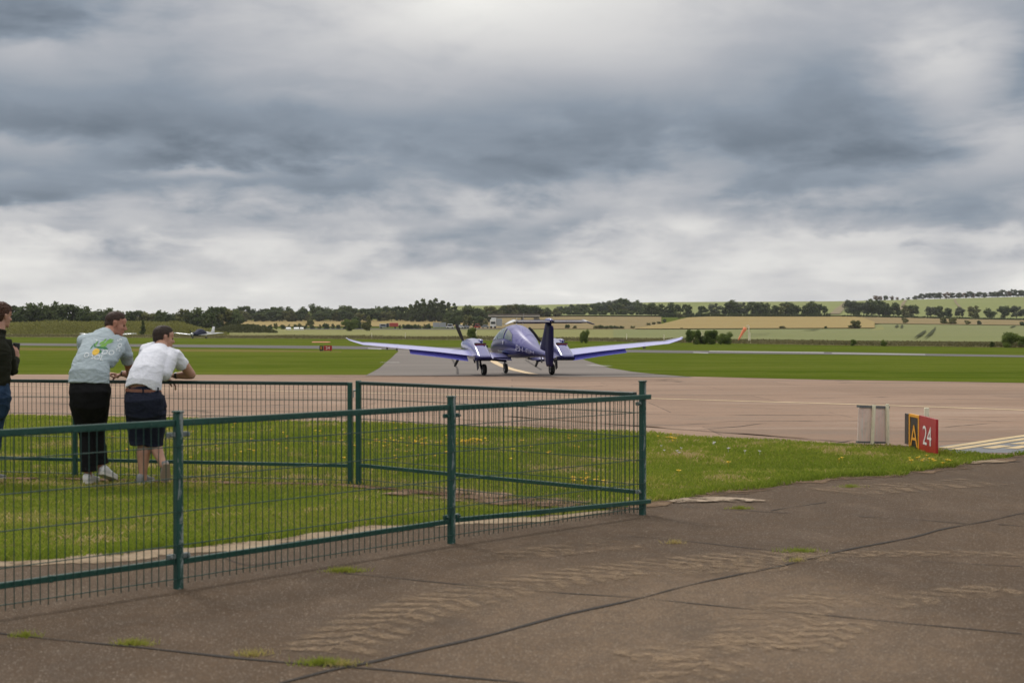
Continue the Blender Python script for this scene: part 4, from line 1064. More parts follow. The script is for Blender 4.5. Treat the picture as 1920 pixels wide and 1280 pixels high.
def shoe(parent, heel, toe, up, m, msole, L_=.29, label=None):
    """trainer from heel to toe points (sole), up direction"""
    heel = Vector(heel); toe = Vector(toe); d = (toe - heel).normalized(); up = Vector(up); up = (up - d * up.dot(d)).normalized(); sd_ = d.cross(up)
    L = (toe - heel).length
    prof = [(.00, .026, .055), (.05, .034, .088), (.16, .037, .098), (.30, .036, .090), (.46, .040, .068), (.64, .046, .052), (.82, .045, .042), (.94, .034, .034), (1.0, .016, .022)]
    rr = []
    for t, w_, h in prof:
        c = heel + d * L * t; ring = []
        for i in range(16):
            a = 2 * math.pi * i / 16; ca, sa = math.cos(a), math.sin(a)
            ring.append(c + sd_ * w_ * (abs(ca) ** .75) * (1 if ca > 0 else -1) + up * (.010 + (h - .010) * (.5 + .5 * (abs(sa) ** .7) * (1 if sa > 0 else -1))))
        rr.append(ring)
    o = MB().rings(rr).build('shoe', m, parent, True)
    if label: o['label'] = label
    sr = []
    for zz, g_ in ((-.014, 1.0), (.016, 1.10)):
        ring = []
        for i in range(28):
            a = 2 * math.pi * i / 28; t = .5 - .5 * math.cos(a); w_ = np.interp(t, [p[0] for p in prof], [p[1] for p in prof])
            sgn = 1 if math.sin(a) >= 0 else -1
            ring.append(heel + d * (L * (t * 1.03 - .015)) + sd_ * sgn * (w_ * 1.08 * abs(math.sin(a)) ** .25) + up * zz)
        sr.append(ring)
    MB().rings(sr).build('sole', msole, o)
    col = MB(); ring = []
    c = heel + d * L * .17 + up * .095
    lc = MB(); 
    for i in range(4):
        q = heel + d * L * (.36 + .07 * i) + up * (.083 - .0085 * i); lc.bar(q - sd_ * .022, q + sd_ * .022, .006, .004)
    lc.build('laces', M_solew, o)
    return o

def to_local(root, objs):
    T_ = Matrix.Translation(-root.location)
    for o in objs:
        o.data.transform(T_)

def print_on(target, pts_faces, origin, ex, ey, direction, m, name, parent, off=.0035):
    bv = BVHTree.FromObject(target, bpy.context.evaluated_depsgraph_get())
    V, F = pts_faces; out = []; dr = Vector(direction).normalized()
    for p in V:
        q = origin + ex * p[0] + ey * p[1]; hit = bv.ray_cast(q - dr * .6, dr)
        out.append((hit[0] - dr * off) if hit[0] is not None else q)
    return mesh_obj(name, out, F, m, parent)
def grid_text(txt, size, bend=0.0, sx=1.0):
    """text mesh subdivided so it can drape"""
    import bmesh
    V, F = text_mesh(txt, size); me = bpy.data.meshes.new('t'); me.from_pydata([tuple(p) for p in V], [], F)
    bm = bmesh.new(); bm.from_mesh(me); bmesh.ops.triangulate(bm, faces=bm.faces[:])
    for _ in range(2):
        bmesh.ops.subdivide_edges(bm, edges=[e for e in bm.edges if e.calc_length() > size * .18], cuts=1)
    bmesh.ops.triangulate(bm, faces=bm.faces[:])
    V = [(v.co.x * sx, v.co.y + bend * v.co.x ** 2) for v in bm.verts]; F = [tuple(v.index for v in f.verts) for f in bm.faces]; bm.free(); bpy.data.meshes.remove(me)
    return V, F
def shade(o):
    o.data.polygons.foreach_set('use_smooth', [True] * len(o.data.polygons)); return o

VX = .0062
# ---------------------------------------------------------------- man in pale blue tee (B)
def man_b():
    before = set(bpy.data.objects)
    root = empty('person', gp(170, 905), 'man in pale blue printed t-shirt and black trousers leaning on the fence', 'person')
    lat = Vector((1, -.10, 0)).normalized()
    HC = pd(217, 607, 14.50); Fm = frame((.95, .26, -.22), (.10, .12, 1))
    sh = pd(233, 647, 14.40); shl = pd(160, 640, 14.42)
    elb = pd(246, 703, 14.62); wr = pd(230, 700, 14.70)
    ell_ = pd(158, 702, 14.66); wrl = pd(196, 701, 14.72)
    an_l, an_r = pd(164, 886, 14.17), pd(190, 878, 14.26); kn_l, kn_r = pd(164, 815, 14.22), pd(182, 812, 14.27); hp_l, hp_r = pd(150, 748, 14.10), pd(184, 748, 14.12)
    mb = MB(); head(mb, HC, Fm)
    mb.tube([pd(200, 634, 14.38), pd(205, 622, 14.43), HC + Fm @ Vector((-.03, 0, -.05))], [(.075, .07), (.062, .06), (.058, .058)], (0, 1, 0))
    mb.tube([pd(168, 742, 14.08), pd(168, 715, 14.07), pd(178, 678, 14.18), pd(188, 650, 14.32), pd(199, 634, 14.38)], [(.16, .11), (.15, .10), (.13, .08), (.11, .07), (.07, .06)], lat)
    mb.tube([sh + Vector((-.02, 0, -.03)), (sh + elb) / 2, elb], [.040, .052, .043], (0, 1, 0)); mb.tube([elb, elb.lerp(wr, .4), wr], [.044, .042, .028], (0, 0, 1))
    mb.tube([shl + Vector((.02, 0, -.05)), ell_], [.035, .04], (0, 1, 0)); mb.tube([ell_, ell_.lerp(wrl, .5), wrl], [.042, .038, .026], (0, 0, 1))
    hand(mb, wrl, (1, .1, .03), (0, 0, -1), .35); hand(mb, wr, (-.85, .1, -.35), (0, .3, -1), .8)
    for h, kk, a in ((hp_l, kn_l, an_l), (hp_r, kn_r, an_r)):
        mb.tube([h, h.lerp(kk, .5), kk, kk.lerp(a, .35), a, a - Vector((0, 0, .05))], [.085, .075, .055, .055, .038, .036], (1, 0, 0))
    body = mb.build('body', M_skinB, root); remesh(body, VX, 2)
    eyes(HC, Fm, root)
    hair(HC, Fm, root, M_hairB, keep_short, grow=.003, rough=.003, top=.004)
    # t-shirt
    mb = MB()
    mb.tube([pd(166, 719, 14.05), pd(167, 700, 14.06), pd(171, 680, 14.13), pd(179, 660, 14.24), pd(189, 642, 14.33), pd(197, 630, 14.39), pd(203, 622, 14.43)],
            [(.208, .150), (.200, .140), (.186, .125), (.178, .118), (.165, .108), (.125, .09), (.072, .066)], lat, 24, False)
    mb.tube([pd(180, 668, 14.2), pd(170, 650, 14.3), pd(172, 636, 14.36)], [(.10, .09), (.11, .09), (.09, .07)], lat)
    mb.tube([pd(204, 676, 14.2), pd(215, 655, 14.32), pd(216, 640, 14.36)], [(.075, .08), (.105, .09), (.09, .07)], lat)
    mb.tube([pd(208, 640, 14.36), pd(226, 645, 14.38), pd(236, 664, 14.46), pd(238.5, 679, 14.52)], [(.07, .085), (.088, .082), (.068, .066), (.062, .062)], (1, 0, .3), 20, False)
    mb.tube([pd(178, 640, 14.38), shl, shl.lerp(ell_, .45)], [.09, .09, .07], (0, 1, 0), 18, False)
    tee = mb.build('shirt', M_teeB, root); remesh(tee, VX, 4, .6)
    folds(tee, .0065, 5.0, 2.0, dirs=(1.0, 1, 2.6), fade=lambda p: 1.0 if p.z < 1.30 else .45)
    folds(tee, .004, 13.0, 7.0, dirs=(1.0, 1, 2.0))
    # shirt print on the back
    O = pd(175, 662, 13.9); ex = Vector((.97, 0, -.22)); ey = Vector((.22, 0, .97)); dr = Vector((0, 1, .0)); s_ = 14.0 / FPX
    dk = mat('pale shirt lettering', (.78, .82, .84), .8)
    def T_(txt, size, x, y, rot=0, sx=1.0, nm='print'):
        V, F = grid_text(txt, size * s_, 0, sx); c_, sn = math.cos(R(rot)), math.sin(R(rot))
        V = [((x * s_ + a * c_ - b * sn), (y * s_ + a * sn + b * c_)) for a, b in V]
        return print_on(tee, (V, F), O, ex, ey, dr, dk, nm, tee)
    T_('DO', 12.5, 14, 3.5, 3); T_('O SOL', 13, -5.5, -8.5, 2); T_('C', 9, 26.5, 12, -80, 1.2); T_('O', 9, 26, 20, -80, 1.2); T_('S', 10, 21, 29.5, -60)
    T_('E', 7, -15, 21, 60)
    def leafm(pts, m, nm):
        V = []; F = []
        for (x, y, L, wd, a) in pts:
            n = 6; k0 = len(V)
            for i in range(n + 1):
                t = i / n; ww = wd * math.sin(math.pi * min(t * .93 + .05, 1)) * .5
                for sg in (-1, 1):
                    lx = L * t; ly = sg * ww; V.append(((x + lx * math.cos(R(a)) - ly * math.sin(R(a))) * s_, (y + lx * math.sin(R(a)) + ly * math.cos(R(a))) * s_))
            F += [(k0 + 2 * i, k0 + 2 * i + 2, k0 + 2 * i + 3, k0 + 2 * i + 1) for i in range(n)]
        return print_on(tee, (V, F), O, ex, ey, dr, m, nm, tee, .004)
    leafm([(-4, 12, 15, 5, 40), (-4, 12, 12, 5, 20), (0, 17, 15, 4.5, 30), (2, 19, 12, 4, 60), (-6, 14, 9, 4, 70), (5, 23, 9, 3.5, 35), (-12, 10, 9, 3.5, 100), (-2, 17, 11, 3.5, 80)], mat('lime leaf print', (.20, .42, .09), .8), 'print_leaves')
    leafm([(-11, 9, 18, 4.5, 5), (-10, 8, 10, 4, 140), (1, 11, 10, 5, -10), (0, 6, 7, 4, -60), (-18, 3, 8, 3, 80), (-14, 14, 7, 3, 60)], mat('green leaf print', (.05, .19, .08), .8), 'print_leaves')
    V = [(math.cos(a) * 6.2 * s_ - 5.5 * s_, math.sin(a) * 6.2 * s_ + .8 * s_) for a in [2 * math.pi * i / 20 for i in range(20)]]
    V2 = [((p[0] + 5.5 * s_) * .5 - 5.5 * s_, (p[1] - .8 * s_) * .5 + .8 * s_) for p in V]; Vc = V + V2 + [(-5.5 * s_, .8 * s_)]
    F = [(i, (i + 1) % 20, 20 + (i + 1) % 20, 20 + i) for i in range(20)] + [(20 + i, 20 + (i + 1) % 20, 40) for i in range(20)]
    print_on(tee, (Vc, F), O, ex, ey, dr, mat('orange fruit print', (.72, .46, .06), .8), 'print_fruit', tee, .005)
    # trousers
    mb = MB()
    mb.tube([pd(167, 716, 14.07), pd(168, 735, 14.04), pd(168, 756, 14.06), pd(168, 770, 14.10)], [(.196, .135), (.208, .160), (.190, .155), (.15, .12)], lat, 24)
    for (h, kk, a, hh) in ((pd(151, 756, 14.08), pd(163, 815, 14.20), pd(165, 884, 14.16), 1), (pd(184, 756, 14.10), pd(180, 812, 14.25), pd(187, 870, 14.27), 0)):
        mb.tube([h - (kk - h) * .15, h, h.lerp(kk, .5), kk, kk.lerp(a, .5), a.lerp(kk, .10), a], [.10, .112, .100, .082, .078, .078, .082], (1, 0, 0), 20, False)
    tr = mb.build('trousers', M_blackcl, root); remesh(tr, VX, 4, .6); folds(tr, .005, 6.0, 11.0, dirs=(1, 1, 1.6))
    gz = 0.012
    shoe(root, Vector((an_l.x - .01, an_l.y - .06, gz)), Vector((an_l.x + .03, an_l.y + .22, gz)), (0, 0, 1), M_shoeW, M_solew)
    shoe(root, Vector((an_r.x + .005, an_r.y - .07, .10)), Vector((an_r.x + .10, an_r.y + .15, gz)), (0, .4, 1), M_shoeW, M_solew)
    mb = MB(); d = (wr - elb).normalized(); c = wr - d * .012; mb.tube([c - d * .011, c + d * .011], [.033, .033], (0, 0, 1), 16, False); mb.build('wrist_band', M_watch, root)
    to_local(root, [o for o in set(bpy.data.objects) - before if o.type == 'MESH'])
man_b()

def man_c():
    before = set(bpy.data.objects)
    root = empty('person', gp(280, 905), 'man in white t-shirt, navy shorts and brown belt leaning on the fence', 'person')
    lat = Vector((1, -.06, 0)).normalized()
    HC = pd(306.5, 633, 14.45); Fm = frame((.80, .58, -.10), (.04, .10, 1))
    sh = pd(332, 668, 14.32); shl = pd(276, 658, 14.36); elb = pd(358, 702, 14.46); wr = pd(327, 704, 14.50)
    ell_ = pd(262, 705, 14.5); wrl = pd(312, 708, 14.56)
    hp_l, hp_r = pd(258, 762, 14.0), pd(290, 762, 14.0); kn_l, kn_r = pd(269, 832, 14.14), pd(286, 826, 14.20); an_l, an_r = pd(267, 887, 14.12), pd(304, 868, 14.02)
    mb = MB(); head(mb, HC, Fm)
    mb.tube([pd(300, 660, 14.34), pd(302, 649, 14.38), HC + Fm @ Vector((-.02, 0, -.05))], [(.08, .075), (.066, .064), (.060, .06)], (0, 1, 0))
    mb.tube([pd(270, 748, 13.98), pd(270, 725, 13.98), pd(283, 690, 14.10), pd(297, 668, 14.26), pd(301, 655, 14.34)], [(.155, .11), (.163, .130), (.120, .07), (.10, .06), (.07, .06)], lat)
    mb.tube([sh + Vector((-.02, 0, -.03)), sh.lerp(elb, .5), elb], [.040, .055, .047], (0, 1, 0)); mb.tube([elb, elb.lerp(wr, .35), wr], [.047, .044, .029], (0, 0, 1))
    mb.tube([shl + Vector((.02, 0, -.05)), ell_], [.035, .04], (0, 1, 0)); mb.tube([ell_, ell_.lerp(wrl, .5), wrl], [.042, .036, .027], (0, 0, 1))
    hand(mb, wr, (-1, .15, .0), (0, .2, -1), .5); hand(mb, wrl, (.75, .1, -.55), (-.4, 0, -1), .8)
    mb.tube([hp_l, kn_l, kn_l.lerp(an_l, .30), kn_l.lerp(an_l, .6), an_l, an_l - Vector((0, 0, .06))], [.08, .062, .069, .056, .039, .040], (1, 0, 0))
    mb.tube([hp_r, kn_r, kn_r.lerp(an_r, .35), kn_r.lerp(an_r, .7), an_r, an_r + (an_r - kn_r).normalized() * .03], [.08, .058, .063, .048, .036, .036], (1, 0, 0))
    body = mb.build('body', M_skinC, root); remesh(body, VX, 2); eyes(HC, Fm, root)
    hair(HC, Fm, root, M_hairC, lambda x, y, z: (z > .050 + (x - .03) * .35 if x > .03 else (z > .004 if x > .012 else (z > .030 if x > -.03 else z > -.075))) and x < .074, grow=.004, rough=.003, top=.002, seed=4)
    mb = MB()
    mb.tube([pd(268, 731, 13.97), pd(270, 716, 13.97), pd(274, 700, 14.02), pd(281, 684, 14.12), pd(290, 670, 14.22), pd(297, 660, 14.30), pd(301, 652, 14.36)],
            [(.176, .150), (.172, .145), (.165, .130), (.165, .118), (.160, .108), (.125, .09), (.075, .066)], lat, 24, False)
    mb.tube([pd(285, 690, 14.12), pd(278, 668, 14.28), pd(283, 655, 14.34)], [(.10, .09), (.105, .09), (.08, .07)], lat)
    mb.tube([pd(308, 700, 14.1), pd(314, 678, 14.22), pd(317, 664, 14.30)], [(.07, .08), (.09, .09), (.085, .07)], lat)
    mb.tube([pd(312, 662, 14.32), pd(328, 668, 14.32), pd(338, 680, 14.37), pd(343, 686, 14.40)], [(.07, .08), (.082, .08), (.072, .072), (.070, .070)], (1, 0, .6), 20, False)
    mb.tube([pd(290, 656, 14.34), shl, shl.lerp(ell_, .4)], [.085, .085, .07], (0, 1, 0), 18, False)
    tee = mb.build('shirt', M_teeC, root); remesh(tee, VX, 4, .6)
    # lift the hem in the middle of the back where skin shows
    hz = pd(268, 731, 13.97).z
    for v in tee.data.vertices:
        dz = v.co.z - hz
        if dz < .12 and v.co.y < 14.05:
            t = max(0, 1 - ((v.co.x - pd(268, 730, 14).x) / .155) ** 2); v.co.z += .066 * t * max(0, 1 - max(dz, 0) / .12)
    folds(tee, .0042, 6.0, 21.0, dirs=(1.6, 1, 1.9)); folds(tee, .002, 15.0, 3.0, dirs=(1.3, 1, 1.6))
    mb = MB()
    mb.tube([pd(268, 731, 13.98), pd(269, 750, 13.95), pd(271, 772, 13.98), pd(272, 786, 14.02)], [(.172, .138), (.192, .165), (.190, .160), (.15, .12)], lat, 24, False)
    mb.tube([pd(256, 768, 13.99), pd(257, 800, 14.06), pd(260, 822, 14.10), pd(261, 831, 14.11)], [.115, .103, .098, .100], (1, 0, 0), 20, False)
    mb.tube([pd(289, 768, 13.99), pd(289, 800, 14.08), pd(286, 824, 14.14), pd(285.5, 833, 14.15)], [.118, .108, .102, .104], (1, 0, 0), 20, False)
    mb.tube([pd(304, 745, 14.0), pd(307, 762, 14.02)], [(.022, .05), (.03, .05)], (1, 0, 0))
    sh_ = mb.build('shorts', M_navy, root); remesh(sh_, VX, 4, .6); folds(sh_, .005, 6.0, 31.0, dirs=(1, 1, 1.4)); folds(sh_, .003, 20, 3)
    mb = MB(); mb.tube([pd(268, 734, 13.965), pd(268.2, 728.5, 13.965)], [(.178, .146), (.172, .140)], Vector((1, -.06, -.03)), 32, False); bl = mb.build('belt', M_belt, root)
    for px in (243, 268, 296):
        k = MB(); k.box(pd(px, 730.7, 13.965 - .139 * math.sqrt(max(0, 1 - ((px - 268) / 34) ** 2)) - .004), (.014, .012, .05)); k.build('belt_loop', M_navy, sh_)
    gz = .012
    shoe(root, Vector((an_l.x - .025, an_l.y - .06, gz)), Vector((an_l.x + .04, an_l.y + .21, gz)), (0, 0, 1), M_shoeG, M_solew)
    # right shoe up on its toe, sole towards the viewer
    hl = pd(311, 869, 13.95); toe = pd(308.5, 905, 14.02); toe.z = .03
    shoe(root, hl, toe + Vector((0, 0, -.0)), (-.45, .9, .0), M_shoeG, M_sole, label='grey shoe standing on its toe with tan sole showing')
    mb = MB(); d = (wr - elb).normalized(); c = wr - d * .02; mb.tube([c - d * .012, c + d * .012], [.034, .034], (0, 0, 1), 16, False); mb.build('wrist_band', M_watch, root)
    to_local(root, [o for o in set(bpy.data.objects) - before if o.type == 'MESH'])
man_c()

def man_a():
    before = set(bpy.data.objects)
    root = empty('person', gp(-24, 900), 'man in dark sweater and jeans at the left edge holding up a phone', 'person')
    lat = Vector((.92, .38, 0)).normalized()
    HC = pd(3, 592, 14.45); Fm = frame((.55, .83, -.06), (.02, .02, 1))
    sh = pd(10, 646, 14.42); elb = pd(22, 691, 14.50); wr = pd(29, 674, 14.66)
    shl = pd(-38, 646, 14.2); ell_ = pd(-40, 692, 14.35); wrl = pd(-10, 676, 14.75)
    an_l, an_r = pd(-40, 892, 14.2), pd(-18, 892, 14.35); kn_l, kn_r = pd(-36, 822, 14.25), pd(-12, 822, 14.38); hp_l, hp_r = pd(-28, 752, 14.25), pd(-8, 752, 14.35)
    mb = MB(); head(mb, HC, Fm)
    mb.tube([pd(-6, 640, 14.38), pd(-2, 622, 14.41), HC + Fm @ Vector((-.02, 0, -.05))], [(.075, .07), (.06, .058), (.057, .057)], (0, 1, 0))
    mb.tube([pd(-16, 745, 14.3), pd(-15, 715, 14.3), pd(-14, 680, 14.3), pd(-12, 655, 14.32), pd(-8, 640, 14.36)], [(.15, .10), (.14, .09), (.15, .09), (.16, .09), (.08, .07)], lat)
    mb.tube([sh, elb], [.05, .04], (0, 1, 0)); mb.tube([elb, wr], [.040, .027], (0, 0, 1)); mb.tube([shl, ell_], [.05, .04], (0, 1, 0)); mb.tube([ell_, wrl], [.040, .027], (0, 0, 1))
    hand(mb, wr, (.05, .15, 1), (-.9, .35, .1), .75); hand(mb, wrl, (.6, .2, .7), (.6, -.6, 0), .6)
    for h, kk, a in ((hp_l, kn_l, an_l), (hp_r, kn_r, an_r)):
        mb.tube([h, kk, kk.lerp(a, .35), a, a - Vector((0, 0, .05))], [.08, .055, .052, .036, .034], (1, 0, 0))
    body = mb.build('body', M_skinA, root); remesh(body, VX, 2); eyes(HC, Fm, root)
    hair(HC, Fm, root, M_hairA, lambda x, y, z: (z > .052 if x > .03 else (z > .018 if x > -.03 else z > -.075)) and x < .10, grow=.016, rough=.011, top=.018, seed=9)
    mb = MB()
    mb.tube([pd(-13, 728, 14.3), pd(-13, 712, 14.3), pd(-14, 690, 14.3), pd(-14, 668, 14.3), pd(-13, 650, 14.32), pd(-8, 638, 14.36), pd(-4, 626, 14.40), pd(-2, 617, 14.41)],
            [(.150, .115), (.165, .125), (.175, .125), (.185, .125), (.175, .115), (.11, .09), (.073, .07), (.070, .068)], lat, 24, False)
    mb.tube([pd(-6, 645, 14.36), sh, sh.lerp(elb, .5), elb, elb + Vector((.01, 0, -.02))], [.08, .082, .072, .058, .05], (0, 1, 0), 18); mb.tube([elb, elb.lerp(wr, .5), wr + (elb - wr).normalized() * .01], [.058, .052, .042], (0, 1, 0), 18)
    mb.tube([pd(-26, 645, 14.25), shl, ell_], [.08, .078, .055], (0, 1, 0), 18); mb.tube([ell_, wrl], [.055, .042], (0, 1, 0), 18)
    sw = mb.build('sweater', M_sweater, root); remesh(sw, VX, 4, .6); folds(sw, .008, 6.0, 41.0, dirs=(1, 1, 2.2))
    mb = MB(); mb.tube([pd(-14, 722, 14.3), pd(-14, 745, 14.28), pd(-15, 768, 14.3)], [(.16, .12), (.178, .145), (.16, .13)], lat, 22)
    for h, kk, a in ((hp_l, kn_l, an_l), (hp_r, kn_r, an_r)):
        mb.tube([h, h.lerp(kk, .5), kk, kk.lerp(a, .5), a], [.105, .092, .072, .065, .070], (1, 0, 0), 20, False)
    j = mb.build('jeans', M_denim, root); remesh(j, VX, 4, .6); folds(j, .008, 8.0, 51.0, dirs=(1, 1, 1.8))
    for a in (an_l, an_r): shoe(root, Vector((a.x - .02, a.y - .06, .012)), Vector((a.x + .06, a.y + .21, .012)), (0, 0, 1), M_shoeG, M_solew)
    to_local(root, [o for o in set(bpy.data.objects) - before if o.type == 'MESH'])
    # the phone in his hand
    c = pd(29.5, 656, 14.70); M3 = frame((-.15, 1, .1), (.12, 0, 1))
    mb = MB(); mb.box((0, 0, 0), (.009, .072, .15), M3, .004); ph = mb.build('phone', mat('dark grey phone', (.05, .055, .06), .3)); ph.location = c
    tag(ph, 'dark grey phone held upright in the hand of the left man', 'phone')
    k = MB(); k.box(M3 @ Vector((-.006, -.018, .052)), (.004, .022, .022), M3, .001); k.build('camera_bump', M_watch, ph)
man_a()
# ------------------------------------------------------------------ twin engine aircraft
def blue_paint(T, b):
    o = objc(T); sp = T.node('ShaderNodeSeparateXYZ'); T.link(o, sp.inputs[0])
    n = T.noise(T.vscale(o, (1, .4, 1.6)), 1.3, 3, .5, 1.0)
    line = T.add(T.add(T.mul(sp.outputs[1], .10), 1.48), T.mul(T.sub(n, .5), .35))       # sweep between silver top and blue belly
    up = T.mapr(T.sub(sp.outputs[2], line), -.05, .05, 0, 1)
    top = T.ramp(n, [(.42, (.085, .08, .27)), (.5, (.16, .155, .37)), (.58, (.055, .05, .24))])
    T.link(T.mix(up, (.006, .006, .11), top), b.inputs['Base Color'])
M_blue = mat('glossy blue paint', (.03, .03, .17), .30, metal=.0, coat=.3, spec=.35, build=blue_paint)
M_lav = mat('silver lavender paint', (.10, .10, .30), .25, coat=1.0)
M_wing = mat('pale lavender wing paint', (.36, .36, .70), .28, coat=.7)
M_flap = mat('mid blue flap paint', (.21, .21, .80), .5)
M_navyp = mat('deep navy paint', (.006, .005, .05), .5, coat=.0, spec=.15)
M_whitep = mat('white aircraft paint', (.72, .73, .76), .25, coat=.8)
M_prop = mat('dark propeller blade', (.030, .030, .034), .45)
M_rubber = mat('black tyre rubber', (.012, .012, .012), .8)
M_strut = mat('grey gear leg', (.10, .10, .11), .4, metal=.3)
M_rim = mat('wheel rim', (.35, .35, .37), .35, metal=.6)
M_glass = mat('tinted canopy glass', (.10, .125, .11), .04, spec=.9, coat=.6)
M_exh = mat('dark outlet', (.01, .01, .012), .6); M_redt = mat('red trim', (.30, .02, .03), .5)

def wheel(parent, c, r, w_, lean=0.0):
    t = MB(); prof = [(r * .62, -w_ * .5), (r * .88, -w_ * .5), (r * .98, -w_ * .30), (r, 0), (r * .98, w_ * .30), (r * .88, w_ * .5), (r * .62, w_ * .5)]
    n = 28; rr = []
    for q, x in prof: rr.append([Vector((c[0] + x, c[1] + q * math.cos(2 * math.pi * i / n), c[2] + q * math.sin(2 * math.pi * i / n))) for i in range(n)])
    t.rings(rr, False); o = t.build('wheel', M_rubber, parent, True)
    h = MB(); h.rod((c[0] - w_ * .42, c[1], c[2]), (c[0] + w_ * .42, c[1], c[2]), r * .63, None, 20); h.rod((c[0] - w_ * .5, c[1], c[2]), (c[0] + w_ * .5, c[1], c[2]), r * .18, None, 10); h.build('rim', M_rim, o)
    return o
def airfoil(chord, th, n=9, inc=0.0):
    xs = [0.5 - .5 * math.cos(math.pi * i / (n - 1)) for i in range(n)]
    f = lambda x: 5 * th * (.2969 * math.sqrt(x) - .126 * x - .3516 * x * x + .2843 * x ** 3 - .1036 * x ** 4)
    up = [(x, f(x) + .02 * math.sin(math.pi * x)) for x in xs]; lo = [(x, -f(x) * .75 + .02 * math.sin(math.pi * x)) for x in xs[1:-1]][::-1]
    return [(-x * chord, (z - x * inc) * chord) for x, z in up + lo]          # y back from the leading edge, z
def wing_rings(secs, inc=0.0):
    """secs: (x, yLE, z, chord, th, cant) rings of an aerofoil surface"""
    rr = []
    for x, y, z, c, th, cant in secs:
        ring = []
        for yy, zz in airfoil(c, th, 9, inc):
            ring.append(Vector((x - zz * math.sin(cant), y + yy, z + zz * math.cos(cant))))
        rr.append(ring)
    return rr
FUS = [(3.62, .10, 1.02, 1.18, 2), (3.45, .26, .90, 1.32, 2), (3.0, .42, .80, 1.45, 2.1), (2.5, .54, .74, 1.56, 2.2), (2.0, .61, .71, 1.74, 2.3), (1.4, .63, .70, 1.97, 2.2), (.8, .65, .70, 2.10, 2.2), (.2, .65, .70, 2.15, 2.2),
       (-.4, .62, .71, 2.12, 2.2), (-1.0, .57, .73, 2.00, 2.1), (-1.6, .52, .75, 1.80, 2.1), (-2.2, .41, .79, 1.59, 2), (-2.9, .29, .82, 1.38, 2), (-3.6, .20, .83, 1.22, 2), (-4.3, .145, .85, 1.12, 2), (-5.0, .09, .87, 1.05, 2)]
def fus_pt(y, a, s=1.0, k=0.0):
    ys = [q[0] for q in FUS][::-1]
    w_, z0, z1, e = [float(np.interp(y, ys, [q[i] for q in FUS][::-1])) for i in (1, 2, 3, 4)]
    zc = z0 + (z1 - z0) * .42; ca, sa = math.cos(a), math.sin(a)
    cx = abs(ca) ** (2 / e) * (1 if ca >= 0 else -1); sx = abs(sa) ** (2 / e) * (1 if sa >= 0 else -1)
    hz = (z1 - zc) if sa >= 0 else (zc - z0)
    return Vector((cx * (w_ + k), y, zc + sx * (hz + k)))
def patch(y0, y1, a0, a1, k, ny=14, na=10, f=None):
    V = []; F = []
    for i in range(ny):
        for j in range(na):
            s_, t = i / (ny - 1), j / (na - 1)
            ya, aa = (y0 + (y1 - y0) * s_, a0 + (a1 - a0) * t)
            if f: ya, aa = f(s_, t)
            V.append(fus_pt(ya, aa, 1, k))
    F = [(i * na + j, (i + 1) * na + j, (i + 1) * na + j + 1, i * na + j + 1) for i in range(ny - 1) for j in range(na - 1)]
    return V, F

